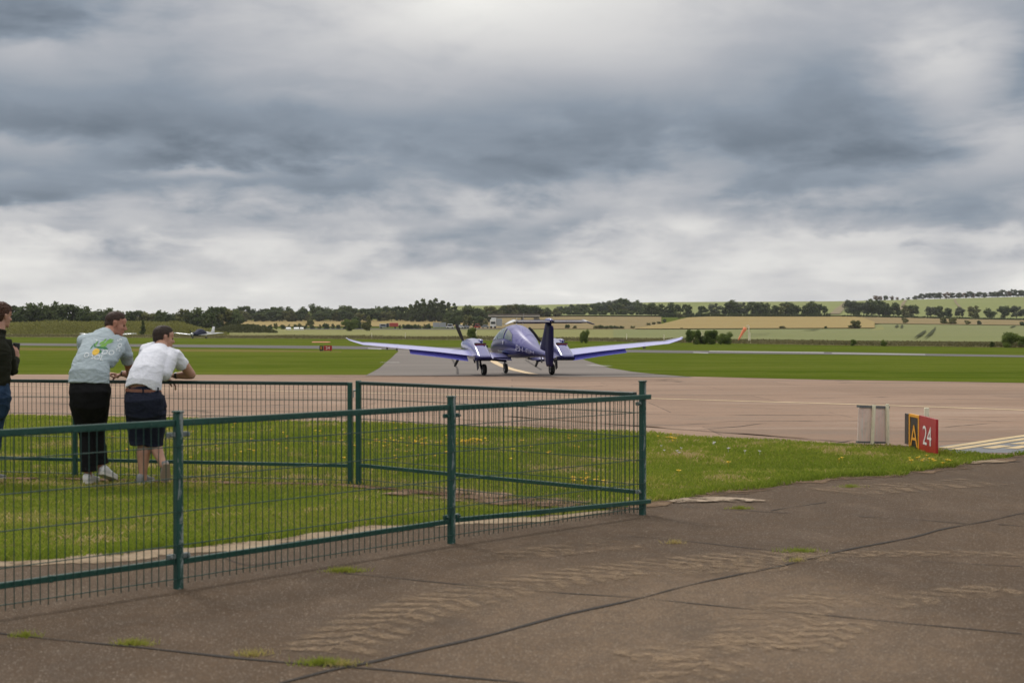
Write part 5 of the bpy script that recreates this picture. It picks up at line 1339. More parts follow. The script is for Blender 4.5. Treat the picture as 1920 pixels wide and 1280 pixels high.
def big_aircraft():
    before = set(bpy.data.objects)
    p = gd(969.0, 60.6)
    root = empty('aircraft', (0, 0, 0), 'blue twin engine T-tail aircraft taxiing away on the grey side taxiway', 'aircraft')
    # fuselage
    rr = []
    ysm = np.concatenate([np.linspace(3.62, 3.4, 4), np.linspace(3.3, -5.0, 40)])
    for y in ysm: rr.append([fus_pt(float(y), 2 * math.pi * i / 32) for i in range(32)])
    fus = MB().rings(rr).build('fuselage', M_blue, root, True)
    ss = fus.modifiers.new('s', 'SMOOTH'); ss.iterations = 3; me = evaluated(fus); fus.modifiers.clear(); fus.data = me
    # glazing
    A = R(90)
    V, F = patch(1.0, 2.75, R(20), R(160), .012, 18, 24, lambda s_, t: (.95 + 1.75 * s_ * (1 - .25 * abs(2 * t - 1) ** 2), R(14 + 16 * s_) + (R(152 - 32 * s_)) * t)); mesh_obj('windshield', V, F, M_glass, root, True)
    for sg in (-1, 1):
        def fr(s_, t, sg=sg):
            y = -.10 + .95 * s_; a = R(14 + 40 * t); return (y + .1 * t, a if sg > 0 else math.pi - a)
        V, F = patch(0, 0, 0, 0, .012, 14, 10, fr); mesh_obj('side_window', V, F, M_glass, root, True)
        def fr2(s_, t, sg=sg):
            y = -1.25 + 1.0 * s_ * (1 - .25 * t) + .25 * t; a = R(15 + 34 * t * (.65 + .35 * s_)); return (y, a if sg > 0 else math.pi - a)
        V, F = patch(0, 0, 0, 0, .012, 14, 10, fr2); mesh_obj('rear_window', V, F, M_glass, root, True)
        # door handle / air scoop glints
        q = fus_pt(-.15, R(4) if sg > 0 else R(176), 1, .02); mb = MB(); mb.ell(q, (.02, .05, .09)); mb.build('door_handle', M_whitep, root, True)
    mb = MB(); q = fus_pt(.1, A); mb.rings([[q + Vector((x * s_, y * s_ - .1 * k, k * .28)) for x, y in ((.012, 0), (0, .07), (-.012, 0), (0, -.07))] for s_, k in ((1, 0), (.5, 1))]); mb.build('antenna', M_whitep, root)
    mb = MB(); mb.rod(q + Vector((.05, -.9, -.1)), q + Vector((.05, -1.05, .45)), .008, .004, 5); mb.build('whip_antenna', M_whitep, root)
    # cheat line: teal flash low on the side behind the wing root
    for sg in (-1, 1):
        def tl(s_, t, sg=sg):
            y = -1.0 + 1.9 * s_; a = R(-30 + 10 * t * (s_)); return (y, a if sg > 0 else math.pi - a)
        V, F = patch(0, 0, 0, 0, .006, 12, 4, tl); mesh_obj('teal_flash', V, F, mat('teal paint', (.01, .13, .18), .25, coat=1) if 'teal paint' not in MATS else MATS['teal paint'], root, True)
        def sil(s_, t, sg=sg):
            y = -3.4 + 3.0 * s_; a = R(18 + 34 * s_ + 20 * t * math.sin(math.pi * s_)); return (y, a if sg > 0 else math.pi - a)
    # registration on both sides
    import bmesh
    for sg in (-1, 1):
        V, F = grid_text('PH-EJM', .48, 0, 1.25)
        out = [fus_pt(-2.65 + (x if sg > 0 else -x), (R(-2) + y * 1.5) if sg > 0 else math.pi - (R(-2) + y * 1.5), 1, .02) for x, y in V]
        mesh_obj('registration', out, F, mat('silver lettering', (.40, .40, .58), .4) if 'silver lettering' not in MATS else MATS['silver lettering'], root)
    # wings
    secs = lambda sg: [(sg * .45, .78, .80, 1.75, .15, 0), (sg * 1.25, .74, .87, 1.62, .15, 0), (sg * 2.3, .62, .99, 1.42, .14, 0), (sg * 3.5, .50, 1.12, 1.26, .13, 0), (sg * 5.0, .36, 1.25, 1.06, .13, 0), (sg * 6.25, .24, 1.36, .88, .12, sg * R(5)),
                       (sg * 6.65, .16, 1.38, .78, .11, sg * R(14)), (sg * 7.0, .02, 1.47, .62, .10, sg * R(24)), (sg * 7.22, -.16, 1.53, .46, .10, sg * R(30)), (sg * 7.33, -.32, 1.58, .24, .09, sg * R(34))]
    def wz(x, f): # interpolate wing section values
        S = secs(1); xs = [s_[0] for s_ in S]; return [float(np.interp(x, xs, [s_[i] for s_ in S])) for i in (1, 2, 3)]
    for sg in (-1, 1):
        w_ = MB().rings(wing_rings(secs(sg), .10)).build('wing', M_wing, root, True)
        w_.data.materials.append(M_navyp)
        # white leading edge strip along the upper surface
        V = []; F = []
        xs = np.linspace(2.25, 7.2, 40)
        for x in xs:
            yl, z, c = wz(x, 0)
            for t in (.02, .12, .26, .36):
                th = .13 * c * 5 * (.2969 * math.sqrt(t) - .126 * t - .3516 * t * t + .2843 * t ** 3 - .1036 * t ** 4); V.append((sg * x, yl - t * c, z - t * c * .10 + th + .02 * math.sin(math.pi * t) * c + .005))
        F = [(i * 4 + j, (i + 1) * 4 + j, (i + 1) * 4 + j + 1, i * 4 + j + 1) for i in range(39) for j in range(3)]
        mesh_obj('leading_edge_strip', V, F, M_whitep, w_, True)
        # flap (lowered) and aileron
        def tepanel(x0, x1, frac, drop, thick, m, nm, ang):
            V = []; n = 12; mb = MB(); rr = []
            for i in range(n):
                x = x0 + (x1 - x0) * i / (n - 1); yl, z, c = wz(x, 0); L = c * frac; y0 = yl - c * (1 - frac) + .02; z0 = z - .01 - c * (1 - frac) * .10
                ca, sa = math.cos(ang), math.sin(ang)
                rr.append([Vector((sg * x, y0 + a * ca, z0 + b_ - a * -sa * -1)) if False else Vector((sg * x, y0 - a * ca + b_ * sa, z0 + b_ * ca - a * sa)) for a, b_ in ((0, thick), (L * .5, thick * .75), (L * 1.05, .006), (L * 1.05, -.006), (L * .5, -thick * .8), (0, -thick))])
            return mb.rings(rr).build(nm, m, w_)
        tepanel(2.28, 4.72, .35, 0, .045, M_flap, 'flap', R(31)); tepanel(4.78, 6.35, .24, 0, .03, M_whitep, 'aileron', R(3)); tepanel(.66, 1.30, .26, 0, .05, M_navyp, 'flap', R(14))
        for x in (5.25, 5.65) if sg < 0 else (5.6,):
            yl, z, c = wz(x, 0); mb = MB(); mb.rings([[Vector((sg * x + a * .02, yl - c * .75 + b_, z - .05 - h)) for a, b_ in ((1, .14), (1, -.1), (-1, -.1), (-1, .14))] for h in (0, .16)]); mb.build('hinge_fairing', M_strut, w_)
        tip = MB(); tip.ell((sg * 7.33, -.40, 1.58), (.03, .14, .03)); tip.build('tip_light', M_whitep, w_, True)
        # nacelle
        X0 = sg * 1.78; prof = [(2.05, .15, 1.07, 1.37), (1.95, .22, .98, 1.44), (1.7, .29, .88, 1.49), (1.2, .35, .72, 1.53), (.6, .36, .67, 1.56), (0, .36, .65, 1.52), (-.5, .34, .65, 1.38), (-.95, .32, .67, 1.20), (-1.35, .30, .70, 1.00), (-1.62, .27, .75, .86), (-1.70, .22, .78, .83)]
        rr = []
        yy_ = np.linspace(2.05, -1.70, 30)
        for y in yy_:
            hw, z0, z1 = [float(np.interp(y, [q[0] for q in prof][::-1], [q[i] for q in prof][::-1])) for i in (1, 2, 3)]
            zc, hz = (z0 + z1) / 2, (z1 - z0) / 2; e = 2.5 if y > -.3 else 3.2; ring = []
            for i in range(26):
                a = 2 * math.pi * i / 26; ca, sa = math.cos(a), math.sin(a)
                ring.append(Vector((X0 + hw * abs(ca) ** (2 / e) * (1 if ca > 0 else -1), float(y), zc + hz * abs(sa) ** (2 / e) * (1 if sa > 0 else -1))))
            rr.append(ring)
        nc = MB().rings(rr).build('nacelle', M_lav, root, True)
        mb = MB(); mb.ell((X0 + .15, .05, 1.45), (.12, .50, .09)); mb.build('air_scoop', M_lav, nc, True)
        mb = MB(); mb.box((X0 + .02, -.66, 1.335), (.50, .10, .05), Matrix.Rotation(R(-18), 3, 'X')); mb.build('cooling_outlet', M_exh, nc)
        mb = MB(); mb.box((X0 + .02, -.73, 1.300), (.46, .05, .02), Matrix.Rotation(R(-18), 3, 'X')); mb.build('trim', M_redt, nc)
        rr2 = [[Vector((X0 + hw * x, y, z)) for x, z in ((-1, zt), (1, zt), (1, zb_), (-1, zb_))] for y, hw, zt, zb_ in ((-1.15, .335, .80, .63), (-1.5, .315, .785, .66), (-1.74, .27, .79, .72))]
        MB().rings(rr2).build('lower_cowling', M_navyp, nc)
        mb = MB(); mb.rod((X0 + .12, 1.0, .70), (X0 + .12, .75, .52), .035, .04, 10); mb.build('exhaust_pipe', M_exh, nc)
        # propeller
        pc = Vector((X0, 2.14, 1.22)); pr = MB()
        pr.rings([[pc + Vector((r_ * math.cos(2 * math.pi * i / 16), yy, r_ * math.sin(2 * math.pi * i / 16))) for i in range(16)] for yy, r_ in ((-.06, .15), (.05, .14), (.16, .10), (.24, .05), (.27, .01))])
        spn = pr.build('spinner', M_whitep, root, True)
        for ad in ((113, 243, -2) if sg < 0 else (130, 250, 11)):
            a = R(ad); er = Vector((math.cos(a), 0, math.sin(a))); et = Vector((-math.sin(a), 0, math.cos(a))); rings = []
            for t in np.linspace(0, 1, 10):
                r_ = .10 + .93 * t; ch = .065 + .105 * math.sin(math.pi * min(1, .12 + .72 * t)) ** 1.0 * (1 if t < .9 else .7 if t < .99 else .3); tw = R(62 - 42 * t); th = .022 * (1 - .75 * t) + .003
                c = pc + er * r_; ed = et * math.cos(tw) * 1 + Vector((0, 1, 0)) * math.sin(tw); nn = er.cross(ed)
                rings.append([c + ed * ch * .5 * math.cos(q) + nn * th * math.sin(q) for q in [2 * math.pi * i / 10 for i in range(10)]])
            MB().rings(rings).build('blade', M_prop, spn, True)
        # main gear
        xg = sg * 1.47; g_ = MB(); g_.rod((sg * 1.62, .10, .78), (sg * 1.56, .05, .42), .05, .045, 10); g_.rod((sg * 1.56, .05, .44), (sg * 1.52, -.22, .26), .035, .03, 8); g_.rod((sg * 1.60, .1, .60), (sg * 1.55, -.20, .34), .022, .022, 8)
        g_.box((sg * 1.60, -.05, .36), (.05, .34, .10), Matrix.Rotation(R(30), 3, 'X'), .01); g_.rod((sg * 1.52, -.22, .24), (sg * 1.38, -.22, .24), .03, .03, 8)
        lg = g_.build('main_gear_leg', M_strut, root)
        mb = MB(); mb.rings([[Vector((sg * (1.72 + k), y, z)) for y, z in ((.25, .74), (-.20, .72), (-.26, .30), (-.02, .20))] for k in (0, .02)]); mb.build('gear_door', M_navyp, root)
        wheel(root, (sg * 1.49, -.22, .24), .24, .17)
    # centre wing stub underside and step
    mb = MB(); mb.rings([[Vector((-.95 + x, y, z)) for x, z in ((-.30, .72), (.38, .72), (.38, .78), (-.30, .78))] for y in (-1.25, -.9)]); mb.build('step_panel', M_navyp, root)
    # nose gear
    mb = MB(); mb.rod((0, 2.15, .80), (0, 2.02, .30), .045, .04, 10); mb.rod((.0, 2.02, .42), (.085, 1.96, .38), .02); mb.rod((.085, 2.00, .40), (.085, 1.90, .20), .022); mb.rod((-.085, 2.00, .40), (-.085, 1.90, .20), .022); mb.rod((-.085, 2.00, .40), (.085, 2.00, .40), .022); mb.build('nose_gear_leg', M_strut, root)
    wheel(root, (0, 1.90, .20), .20, .13)
    # fin, rudder, ventral fin
    def vert(secs_, nm, m):
        rr = []
        for z, yl, c, th in secs_:
            ring = []
            for yy, xx in airfoil(c, th): ring.append(Vector((xx if True else 0, yl + yy, z)))
            rr.append(ring)
        return MB().rings(rr).build(nm, m, root, True)
    vert([(.98, -3.35, 1.75, .10), (1.2, -3.72, 1.42, .13), (1.5, -3.98, 1.18, .15), (1.85, -4.24, .98, .17), (2.24, -4.50, .84, .19)], 'fin', M_navyp)
    rr = []
    for z, y0, y1, t in ((.50, -4.80, -5.44, .055), (.62, -4.78, -5.50, .08), (1.0, -4.85, -5.58, .13), (1.5, -4.92, -5.58, .13), (1.90, -5.0, -5.58, .12), (2.02, -5.05, -5.56, .10), (2.10, -5.1, -5.48, .07)):
        rr.append([Vector((x, y, z)) for x, y in ((-t, y0), (0, y0 + .03), (t, y0), (t * .75, (y0 + y1) / 2), (.008, y1), (-.008, y1), (-t * .75, (y0 + y1) / 2))])
    MB().rings(rr).build('rudder', M_navyp, root, True)
    rr = [[Vector((x, y, z)) for x, y in ((-t, y1), (t, y1), (t * .4, y0), (-t * .4, y0))] for z, y0, y1, t in ((.50, -4.85, -5.0, .03), (.75, -4.35, -5.0, .05), (1.0, -3.9, -5.0, .09))]
    MB().rings(rr).build('ventral_fin', M_lav, root)
    mb = MB(); mb.rod((0, -3.75, .94), (-.02, -3.95, .74), .03, .02, 8); mb.ell((-.02, -3.98, .68), (.035, .06, .07)); mb.build('tail_skid', M_strut, root, True)
    mb = MB(); mb.ell((0, -1.9, .77), (.04, .10, .06)); mb.rod((.2, -1.2, .74), (.2, -1.24, .60), .01, .006, 5); mb.build('belly_antenna', M_strut, root, True)
    mb = MB(); mb.ell((0, -4.9, 2.310), (.11, .48, .09)); mb.build('tail_bullet', M_lav, root, True)
    # tailplane
    for sg in (-1, 1):
        t = MB().rings(wing_rings([(sg * .02, -4.52, 2.270, .80, .12, 0), (sg * .8, -4.58, 2.275, .72, .11, 0), (sg * 1.38, -4.64, 2.280, .64, .11, 0), (sg * 1.44, -4.66, 2.270, .62, .11, -sg * R(20)), (sg * 1.60, -4.78, 2.220, .50, .10, -sg * R(24)), (sg * 1.80, -4.98, 2.140, .28, .09, -sg * R(26))])).build('tailplane', M_navyp, root, True)
        mb = MB(); mb.rings([[Vector((sg * x, y0, 2.265 + .030)), Vector((sg * x, y0 - .32, 2.260 - .02)), Vector((sg * x, y0 - .32, 2.260 - .055)), Vector((sg * x, y0, 2.250 - .038))] for x, y0 in ((.10, -5.06), (1.36, -5.10))]); mb.build('elevator', M_navyp, t)
        mb = MB(); mb.rings([[Vector((sg * x, y0, 2.315)), Vector((sg * x, y0 - .74, 2.282)), Vector((sg * x, y0 - .74, 2.252)), Vector((sg * x, y0, 2.280))] for x, y0 in ((.10, -4.66), (1.40, -4.72))]); mb.build('upper_skin', M_whitep, t)
        MB().rings(wing_rings([(sg * 1.41, -4.63, 2.290, .70, .13, -sg * R(20)), (sg * 1.60, -4.76, 2.230, .54, .12, -sg * R(24)), (sg * 1.81, -4.97, 2.145, .30, .10, -sg * R(26))])).build('tip_cap', M_whitep, t, True)
        mb = MB(); mb.rings([[Vector((sg * x, y0, 2.265 - .032)), Vector((sg * x, y0 - .50, 2.260 - .035)), Vector((sg * x, y0 - .50, 2.260 - .05)), Vector((sg * x, y0, 2.250 - .058))] for x, y0 in ((.10, -4.62), (1.38, -4.70))]); mb.build('lower_skin', M_navyp, t)
    root.location = p + Vector((0, 0, .02)); root.rotation_euler = (0, 0, R(14.6))
    return root
big_aircraft()

# ------------------------------------------------------------------ the small parked single engine aircraft
def small_aircraft():
    root = empty('light_aircraft', (0, 0, 0), 'white low wing light aircraft with covered navy nose parked far left on the grass', 'aircraft', 'light aircraft parked on the far left grass')
    rr = []
    S = [(2.55, .10, .75, .95), (2.4, .38, .55, 1.12), (1.7, .48, .50, 1.22), (1.0, .54, .48, 1.35), (.5, .57, .48, 1.72), (-.2, .58, .48, 1.82), (-1.0, .54, .52, 1.72), (-1.7, .42, .60, 1.40), (-3.0, .25, .75, 1.2), (-4.6, .10, .92, 1.12)]
    for y, w_, z0, z1 in S: rr.append([Vector((w_ * math.cos(a), y, (z0 + z1) / 2 + (z1 - z0) / 2 * math.sin(a))) for a in [2 * math.pi * i / 18 for i in range(18)]])
    MB().rings(rr).build('fuselage', M_whitep, root, True)
    rr = [[Vector((w_ * 1.04 * math.cos(a), y, (z0 + z1) / 2 + (z1 - z0) / 2 * 1.05 * math.sin(a))) for a in [2 * math.pi * i / 18 for i in range(18)]] for y, w_, z0, z1 in S[1:8]]
    MB().rings(rr).build('fabric_cover', mat('navy fabric cover', (.012, .016, .045), .8), root, True)
    for sg in (-1, 1):
        MB().rings(wing_rings([(sg * .4, .95, .62, 1.65, .15, 0), (sg * 2.6, .95, .80, 1.62, .14, 0), (sg * 4.6, .95, .98, 1.58, .13, 0), (sg * 5.3, .85, 1.05, 1.3, .10, 0)])).build('wing', M_whitep, root, True)
        MB().rings(wing_rings([(sg * .05, -3.9, 1.05, .8, .10, 0), (sg * 1.9, -3.95, 1.08, .7, .09, 0)])).build('tailplane', M_whitep, root, True)
        mb = MB(); mb.rod((sg * 1.5, .0, .7), (sg * 1.55, 0, .2), .05, .04); mb.build('gear_leg', M_whitep, root); wheel(root, (sg * 1.55, 0, .20), .20, .16)
    rr = []
    for z, yl, c in ((1.0, -3.3, 1.45), (1.5, -3.75, .98), (2.25, -4.15, .66)): rr.append([Vector((xx, yl + yy, z)) for yy, xx in airfoil(c, .09)])
    MB().rings(rr).build('fin', M_whitep, root, True)
    mb = MB(); mb.rod((0, 2.1, .65), (0, 2.1, .2), .04, .04); mb.build('gear_leg', M_whitep, root); wheel(root, (0, 2.1, .19), .19, .15)
    pc = Vector((0, 2.62, .88)); mb = MB(); mb.rings([[pc + Vector((r_ * math.cos(a), yy, r_ * math.sin(a))) for a in [2 * math.pi * i / 12 for i in range(12)]] for yy, r_ in ((-.05, .16), (.1, .12), (.22, .02))]); sp_ = mb.build('spinner', M_whitep, root, True)
    for a in (R(70), R(250)):
        er = Vector((math.cos(a), 0, math.sin(a))); et = Vector((-math.sin(a), 0, math.cos(a)))
        MB().rings([[pc + er * r_ + et * c * x + Vector((0, y, 0)) for x, y in ((-.5, -.015), (.5, -.015), (.5, .015), (-.5, .015))] for r_, c in ((.1, .12), (.5, .17), (.9, .12))]).build('blade', M_prop, sp_)
    return root
def copy_tree(o, parent=None):
    c = o.copy(); COL.objects.link(c); c.parent = parent
    for ch in list(o.children): copy_tree(ch, c)
    return c
la = small_aircraft(); la.location = gd(374, 268); la.rotation_euler = (0, 0, R(180 - 24))
lb = copy_tree(la); lb.location = gd(204, 250); lb.rotation_euler = (0, 0, R(180 - 14))
lb['label'] = 'white light aircraft mostly hidden behind the man in blue, one wingtip showing'

# ------------------------------------------------------------------ foliage
def leaf_mat(name, dark, light):
    def bld(T, b):
        o = objc(T); oi = T.node('ShaderNodeObjectInfo'); tn = T.node('ShaderNodeAttribute', attribute_name='tint').outputs['Fac']
        n = T.noise(o, .5, 3, .6)
        f = T.add(T.add(T.mul(tn, .55), T.mul(oi.outputs['Random'], .30)), T.mul(T.sub(n, .35), .35))
        T.link(T.ramp(f, [(.12, dark), (.85, light)]), b.inputs['Base Color']); thin(T, b, .35)
    return mat(name, dark, .8, spec=.15, build=bld)
M_leaf = leaf_mat('dark green leaves', (0.062, 0.090, 0.034), (0.144, 0.174, 0.067))
M_leaf2 = leaf_mat('olive leaves', (0.119, 0.132, 0.046), (0.225, 0.222, 0.086))
M_leaf3 = leaf_mat('bright shrub leaves', (0.081, 0.124, 0.029), (0.203, 0.254, 0.065))
M_leafr = leaf_mat('rusty leaves', (.15, .10, .06), (.26, .17, .10))
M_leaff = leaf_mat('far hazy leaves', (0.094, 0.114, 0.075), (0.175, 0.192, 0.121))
M_bark = varied('bark', (.06, .045, .03), (.10, .08, .06), 3, .9)
def crown_data(n, shape, leaf, seed, trunk=.22):
    """unit height crown: leaf clumps spread in lobes. returns V,F,tint"""
    r_ = np.random.default_rng(seed); lobes = []
    if shape == 'round':
        for k in range(16):
            a = r_.uniform(0, 6.28); t = r_.random(); z = trunk + .10 + (1 - trunk - .2) * t; rad = .30 * math.sin(math.pi * (.18 + .66 * t)) * r_.uniform(.5, 1.15)
            lobes.append((rad * math.cos(a), rad * math.sin(a), z, r_.uniform(.10, .20)))
    elif shape == 'tall':
        for k in range(16):
            a = r_.uniform(0, 6.28); t = r_.random(); z = trunk + .08 + (1 - trunk - .16) * t; rad = .17 * (1.15 - t) * r_.uniform(.3, 1.2); lobes.append((rad * math.cos(a), rad * math.sin(a), z, r_.uniform(.08, .14) * (1.2 - .6 * t)))
    elif shape == 'open':
        for k in range(13):
            a = r_.uniform(0, 6.28); z = r_.uniform(trunk + .15, .9); rad = .34 * r_.uniform(.3, 1.1) * (1 - .3 * abs(z - .6)); lobes.append((rad * math.cos(a), rad * math.sin(a), z, r_.uniform(.07, .13)))
    elif shape == 'bush':
        for k in range(15):
            a = r_.uniform(0, 6.28); z = r_.uniform(.18, .82); rad = .50 * math.sqrt(max(0, 1 - ((z - .3) / .75) ** 2)) * r_.uniform(.3, 1.0); lobes.append((rad * math.cos(a), rad * math.sin(a), z, r_.uniform(.16, .26)))
    elif shape == 'hedge':
        for k in range(26):
            lobes.append((r_.uniform(-1.45, 1.45), r_.uniform(-.3, .3), r_.uniform(.1, .72), r_.uniform(.2, .34)))
    L = np.array(lobes); li = r_.choice(len(L), n, p=L[:, 3] ** 2 / (L[:, 3] ** 2).sum()); d = r_.normal(size=(n, 3)); d /= np.linalg.norm(d, axis=1)[:, None]
    rr = L[li, 3] * (r_.random(n) ** .35) * r_.uniform(.75, 1.15, n); c = L[li, :3] + d * rr[:, None]; c[:, 2] = np.maximum(c[:, 2], .02)
    nrm = d + r_.normal(0, .6, (n, 3)); nrm /= np.linalg.norm(nrm, axis=1)[:, None]; t1 = np.cross(nrm, r_.normal(size=(n, 3))); t1 /= np.linalg.norm(t1, axis=1)[:, None]; t2 = np.cross(nrm, t1)
    s = leaf * r_.uniform(.6, 1.5, n)[:, None]
    V = np.stack([c - t1 * s, c - t2 * s * .7, c + t1 * s, c + t2 * s * .7], 1).reshape(-1, 3); F = np.arange(n * 4).reshape(n, 4)
    tint = np.repeat(np.clip(r_.random(len(L))[li] * .6 + r_.random(n) * .4, 0, 1), 4)
    return V, F, tint
def trunk_data(h, r0, seed, limbs=4):
    r_ = random.Random(seed); mb = MB(); top = Vector((r_.uniform(-.03, .03), r_.uniform(-.03, .03), h)); mid = top * .5 + Vector((r_.uniform(-.01, .01), 0, 0))
    mb.rod((0, 0, -.02), mid, r0, r0 * .75, 7, False); mb.rod(mid, top, r0 * .75, r0 * .5, 7)
    for i in range(limbs):
        a = r_.uniform(0, 6.28); p = mid.lerp(top, r_.uniform(.3, 1)); q = p + Vector((math.cos(a) * .2, math.sin(a) * .2, r_.uniform(.18, .35))); mb.rod(p, q, r0 * .4, r0 * .12, 5)
    return mb
PROTO = {}
def proto(kind, m, key, n=900, leaf=.03, trunk=.2, tr=True):
    """builds one crown + trunk mesh pair, unit height"""
    V, F, t = crown_data(n, kind, leaf, sum(map(ord, key)), trunk)
    me = bpy.data.meshes.new('crown'); me.vertices.add(len(V)); me.vertices.foreach_set('co', V.astype(np.float32).ravel()); me.loops.add(F.size); me.loops.foreach_set('vertex_index', F.astype(np.int32).ravel())
    me.polygons.add(len(F)); me.polygons.foreach_set('loop_start', np.arange(0, F.size, 4, dtype=np.int32)); me.update(calc_edges=True)
    a = me.attributes.new('tint', 'FLOAT', 'POINT'); a.data.foreach_set('value', t.astype(np.float32)); me.materials.append(m)
    tm = None
    if tr:
        mb = trunk_data(.62 if kind != 'bush' else .3, .018, len(key)); tm = bpy.data.meshes.new('trunk'); tm.from_pydata(mb.v, [], mb.f); tm.materials.append(M_bark)
    PROTO[key] = (me, tm)
for i in range(5): proto('round', M_leaf, 'r%d' % i, 1500, .044, .10)
for i in range(3): proto('tall', M_leaf, 't%d' % i, 1300, .036, .08)
for i in range(3): proto('open', M_leaf, 'o%d' % i, 900, .032, .22)
for i in range(3): proto('round', M_leaf2, 'R%d' % i, 1400, .044, .06)
for i in range(4): proto('bush', M_leaf, 'b%d' % i, 1500, .060, .02)
for i in range(3): proto('bush', M_leaf2, 'B%d' % i, 1400, .060, .02)
for i in range(3): proto('bush', M_leaf3, 's%d' % i, 9000, .026, .02)
for i in range(3): proto('hedge', M_leaf, 'h%d' % i, 2600, .075, .0, False)
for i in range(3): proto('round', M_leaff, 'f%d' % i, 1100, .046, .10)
for i in range(2): proto('round', M_leafr, 'q%d' % i, 900, .044, .12)
def plant(name, key, loc, h, label, cat, group=None, wx=1.0, rz=None):
    me, tm = PROTO[key]
    o = bpy.data.objects.new(name, None); COL.objects.link(o); o.location = loc; o.empty_display_size = .3
    o.scale = (h * wx, h * wx * .9, h); o.rotation_euler = (0, 0, random.uniform(0, 6.28) if rz is None else rz); tag(o, label, cat, group)
    c = bpy.data.objects.new('crown' if cat == 'tree' else 'foliage', me); COL.objects.link(c); c.parent = o
    if tm is not None: t = bpy.data.objects.new('trunk' if cat == 'tree' else 'stem', tm); COL.objects.link(t); t.parent = o
    return o
def at_rows(px, base, top, d=None):
    """ground point on the bearing and the real height that spans base..top rows"""
    if d is None: p = gp(px, base)
    else: p = gd(px, d)
    h = (CAM_H - (top - HOR) * p.y / FPX) - p.z
    return p, max(h, .5)
def row_of(keys, spots, name, label, cat, group, wx=1.0, d=None, base=None):
    for s_ in spots:
        px, top = s_[0], s_[1]; b_ = s_[2] if len(s_) > 2 else base; dd = s_[3] if len(s_) > 3 else d
        p, h = at_rows(px, b_, top, dd); p.z -= .1
        plant(name, random.choice(keys), p, h, label, cat, group, wx * random.uniform(.88, 1.12))
ROUND = ['r0', 'r1', 'r2', 'r3', 'r4']; BUSH = ['b0', 'b1', 'b2', 'b3']; OL = ['R0', 'R1', 'R2']
# tall trees behind the rough bank at far left
row_of(ROUND, [(-60, 570), (-25, 566), (5, 572), (32, 572), (48, 569), (68, 573), (82, 570), (98, 568), (122, 569), (140, 571), (156, 575), (168, 580)], 'broadleaf_tree', 'tall dark broadleaf tree in the dense group behind the rough bank at far left', 'tree', 'tall trees at far left', 1.15, d=480, base=620)
row_of(['o0', 'o1'], [(105, 567), (300, 577), (398, 571)], 'open_tree', 'thin open crowned tree standing among the denser trees at left', 'tree', 'thin open crowned trees at left', 1.0, d=520, base=620)
row_of(ROUND + OL, [(180, 583), (196, 579), (212, 578), (226, 582), (242, 584), (256, 581), (268, 584), (283, 587), (304, 584), (322, 587), (343, 578), (356, 582), (378, 577), (392, 582), (408, 574), (422, 577), (438, 581)], 'broadleaf_tree',
       'mid height tree in the uneven line behind the parked light aircraft', 'tree', 'trees behind the parked light aircraft', 1.2, d=560, base=619)
# long belt of trees behind the wheat strip
tops = {440: 579, 455: 574, 470: 579, 487: 581, 500: 577, 514: 575, 528: 576, 545: 575, 560: 578, 575: 575, 590: 571, 604: 576, 618: 577, 634: 578, 650: 573, 664: 576, 680: 578, 697: 577, 712: 575, 728: 573, 744: 574, 760: 574}
row_of(ROUND, [(k + random.uniform(-3, 3), v + random.uniform(-1, 1)) for k, v in tops.items()], 'broadleaf_tree', 'dark tree in the long belt of trees behind the left wheat strip', 'tree', 'long tree belt behind the left wheat strip', 1.35, d=880, base=600)
row_of(ROUND + OL, [(x + random.uniform(-4, 4), 584 + random.uniform(-3, 3)) for x in range(436, 880, 13)], 'broadleaf_tree', 'lower tree filling the front of the long belt behind the left wheat strip', 'tree', 'lower trees at the front of the long belt', 1.6, d=860, base=600)
row_of(['t0', 't1', 't2'], [(781, 561), (793, 557), (806, 560), (816, 556.5), (829, 561), (841, 564), (852, 566), (770, 568), (787, 566), (823, 565)], 'conifer_tree', 'tall pine like tree in the dark clump that tops the belt left of the aircraft', 'tree', 'tall clump left of the aircraft tail', 1.25, d=840, base=600)
row_of(ROUND, [(862, 580), (874, 574), (884, 573), (892, 577), (905, 581), (915, 584), (868, 588), (880, 586), (838, 584), (850, 586)], 'broadleaf_tree', 'broadleaf tree between the pine clump and the motorway bridge', 'tree', 'trees left of the motorway bridge', 1.35, d=800, base=603)
row_of(OL + ROUND, [(835, 598, 617), (848, 594, 617), (862, 592, 617), (876, 590, 617), (888, 593, 617), (898, 592, 616), (908, 596, 616)], 'olive_tree', 'olive green tree on the motorway bank behind the white lorry', 'tree', 'olive trees on the motorway bank', 1.3, d=660)
# wooded embankment behind the bridge, rising to the knoll
row_of(OL + ROUND, [(x + random.uniform(-3, 3), t + random.uniform(-1, 1)) for x, t in ((900, 578), (914, 574), (926, 573), (938, 572), (950, 572), (962, 570), (974, 569), (988, 571), (1000, 572), (1012, 575), (1026, 576), (1040, 577), (932, 580), (955, 579), (978, 578), (1002, 581), (1020, 583))],
       'broadleaf_tree', 'olive tree on the wooded embankment above the motorway bridge', 'tree', 'trees above the motorway bridge', 1.5, d=900, base=592)
kn = [(1050, 577), (1062, 574), (1074, 571), (1086, 570), (1098, 570), (1110, 568), (1122, 567), (1133, 565), (1144, 563), (1154, 562), (1165, 559.5), (1174, 560), (1184, 565), (1192, 563), (1203, 567), (1214, 570)]
row_of(ROUND + ['f0', 'f1'], [(x + random.uniform(-2, 2), t + random.uniform(-.7, .7)) for x, t in kn], 'broadleaf_tree', 'tree on the crest of the wooded knoll right of the aircraft tail', 'tree', 'crest trees of the wooded knoll', 1.3, d=1120, base=585)
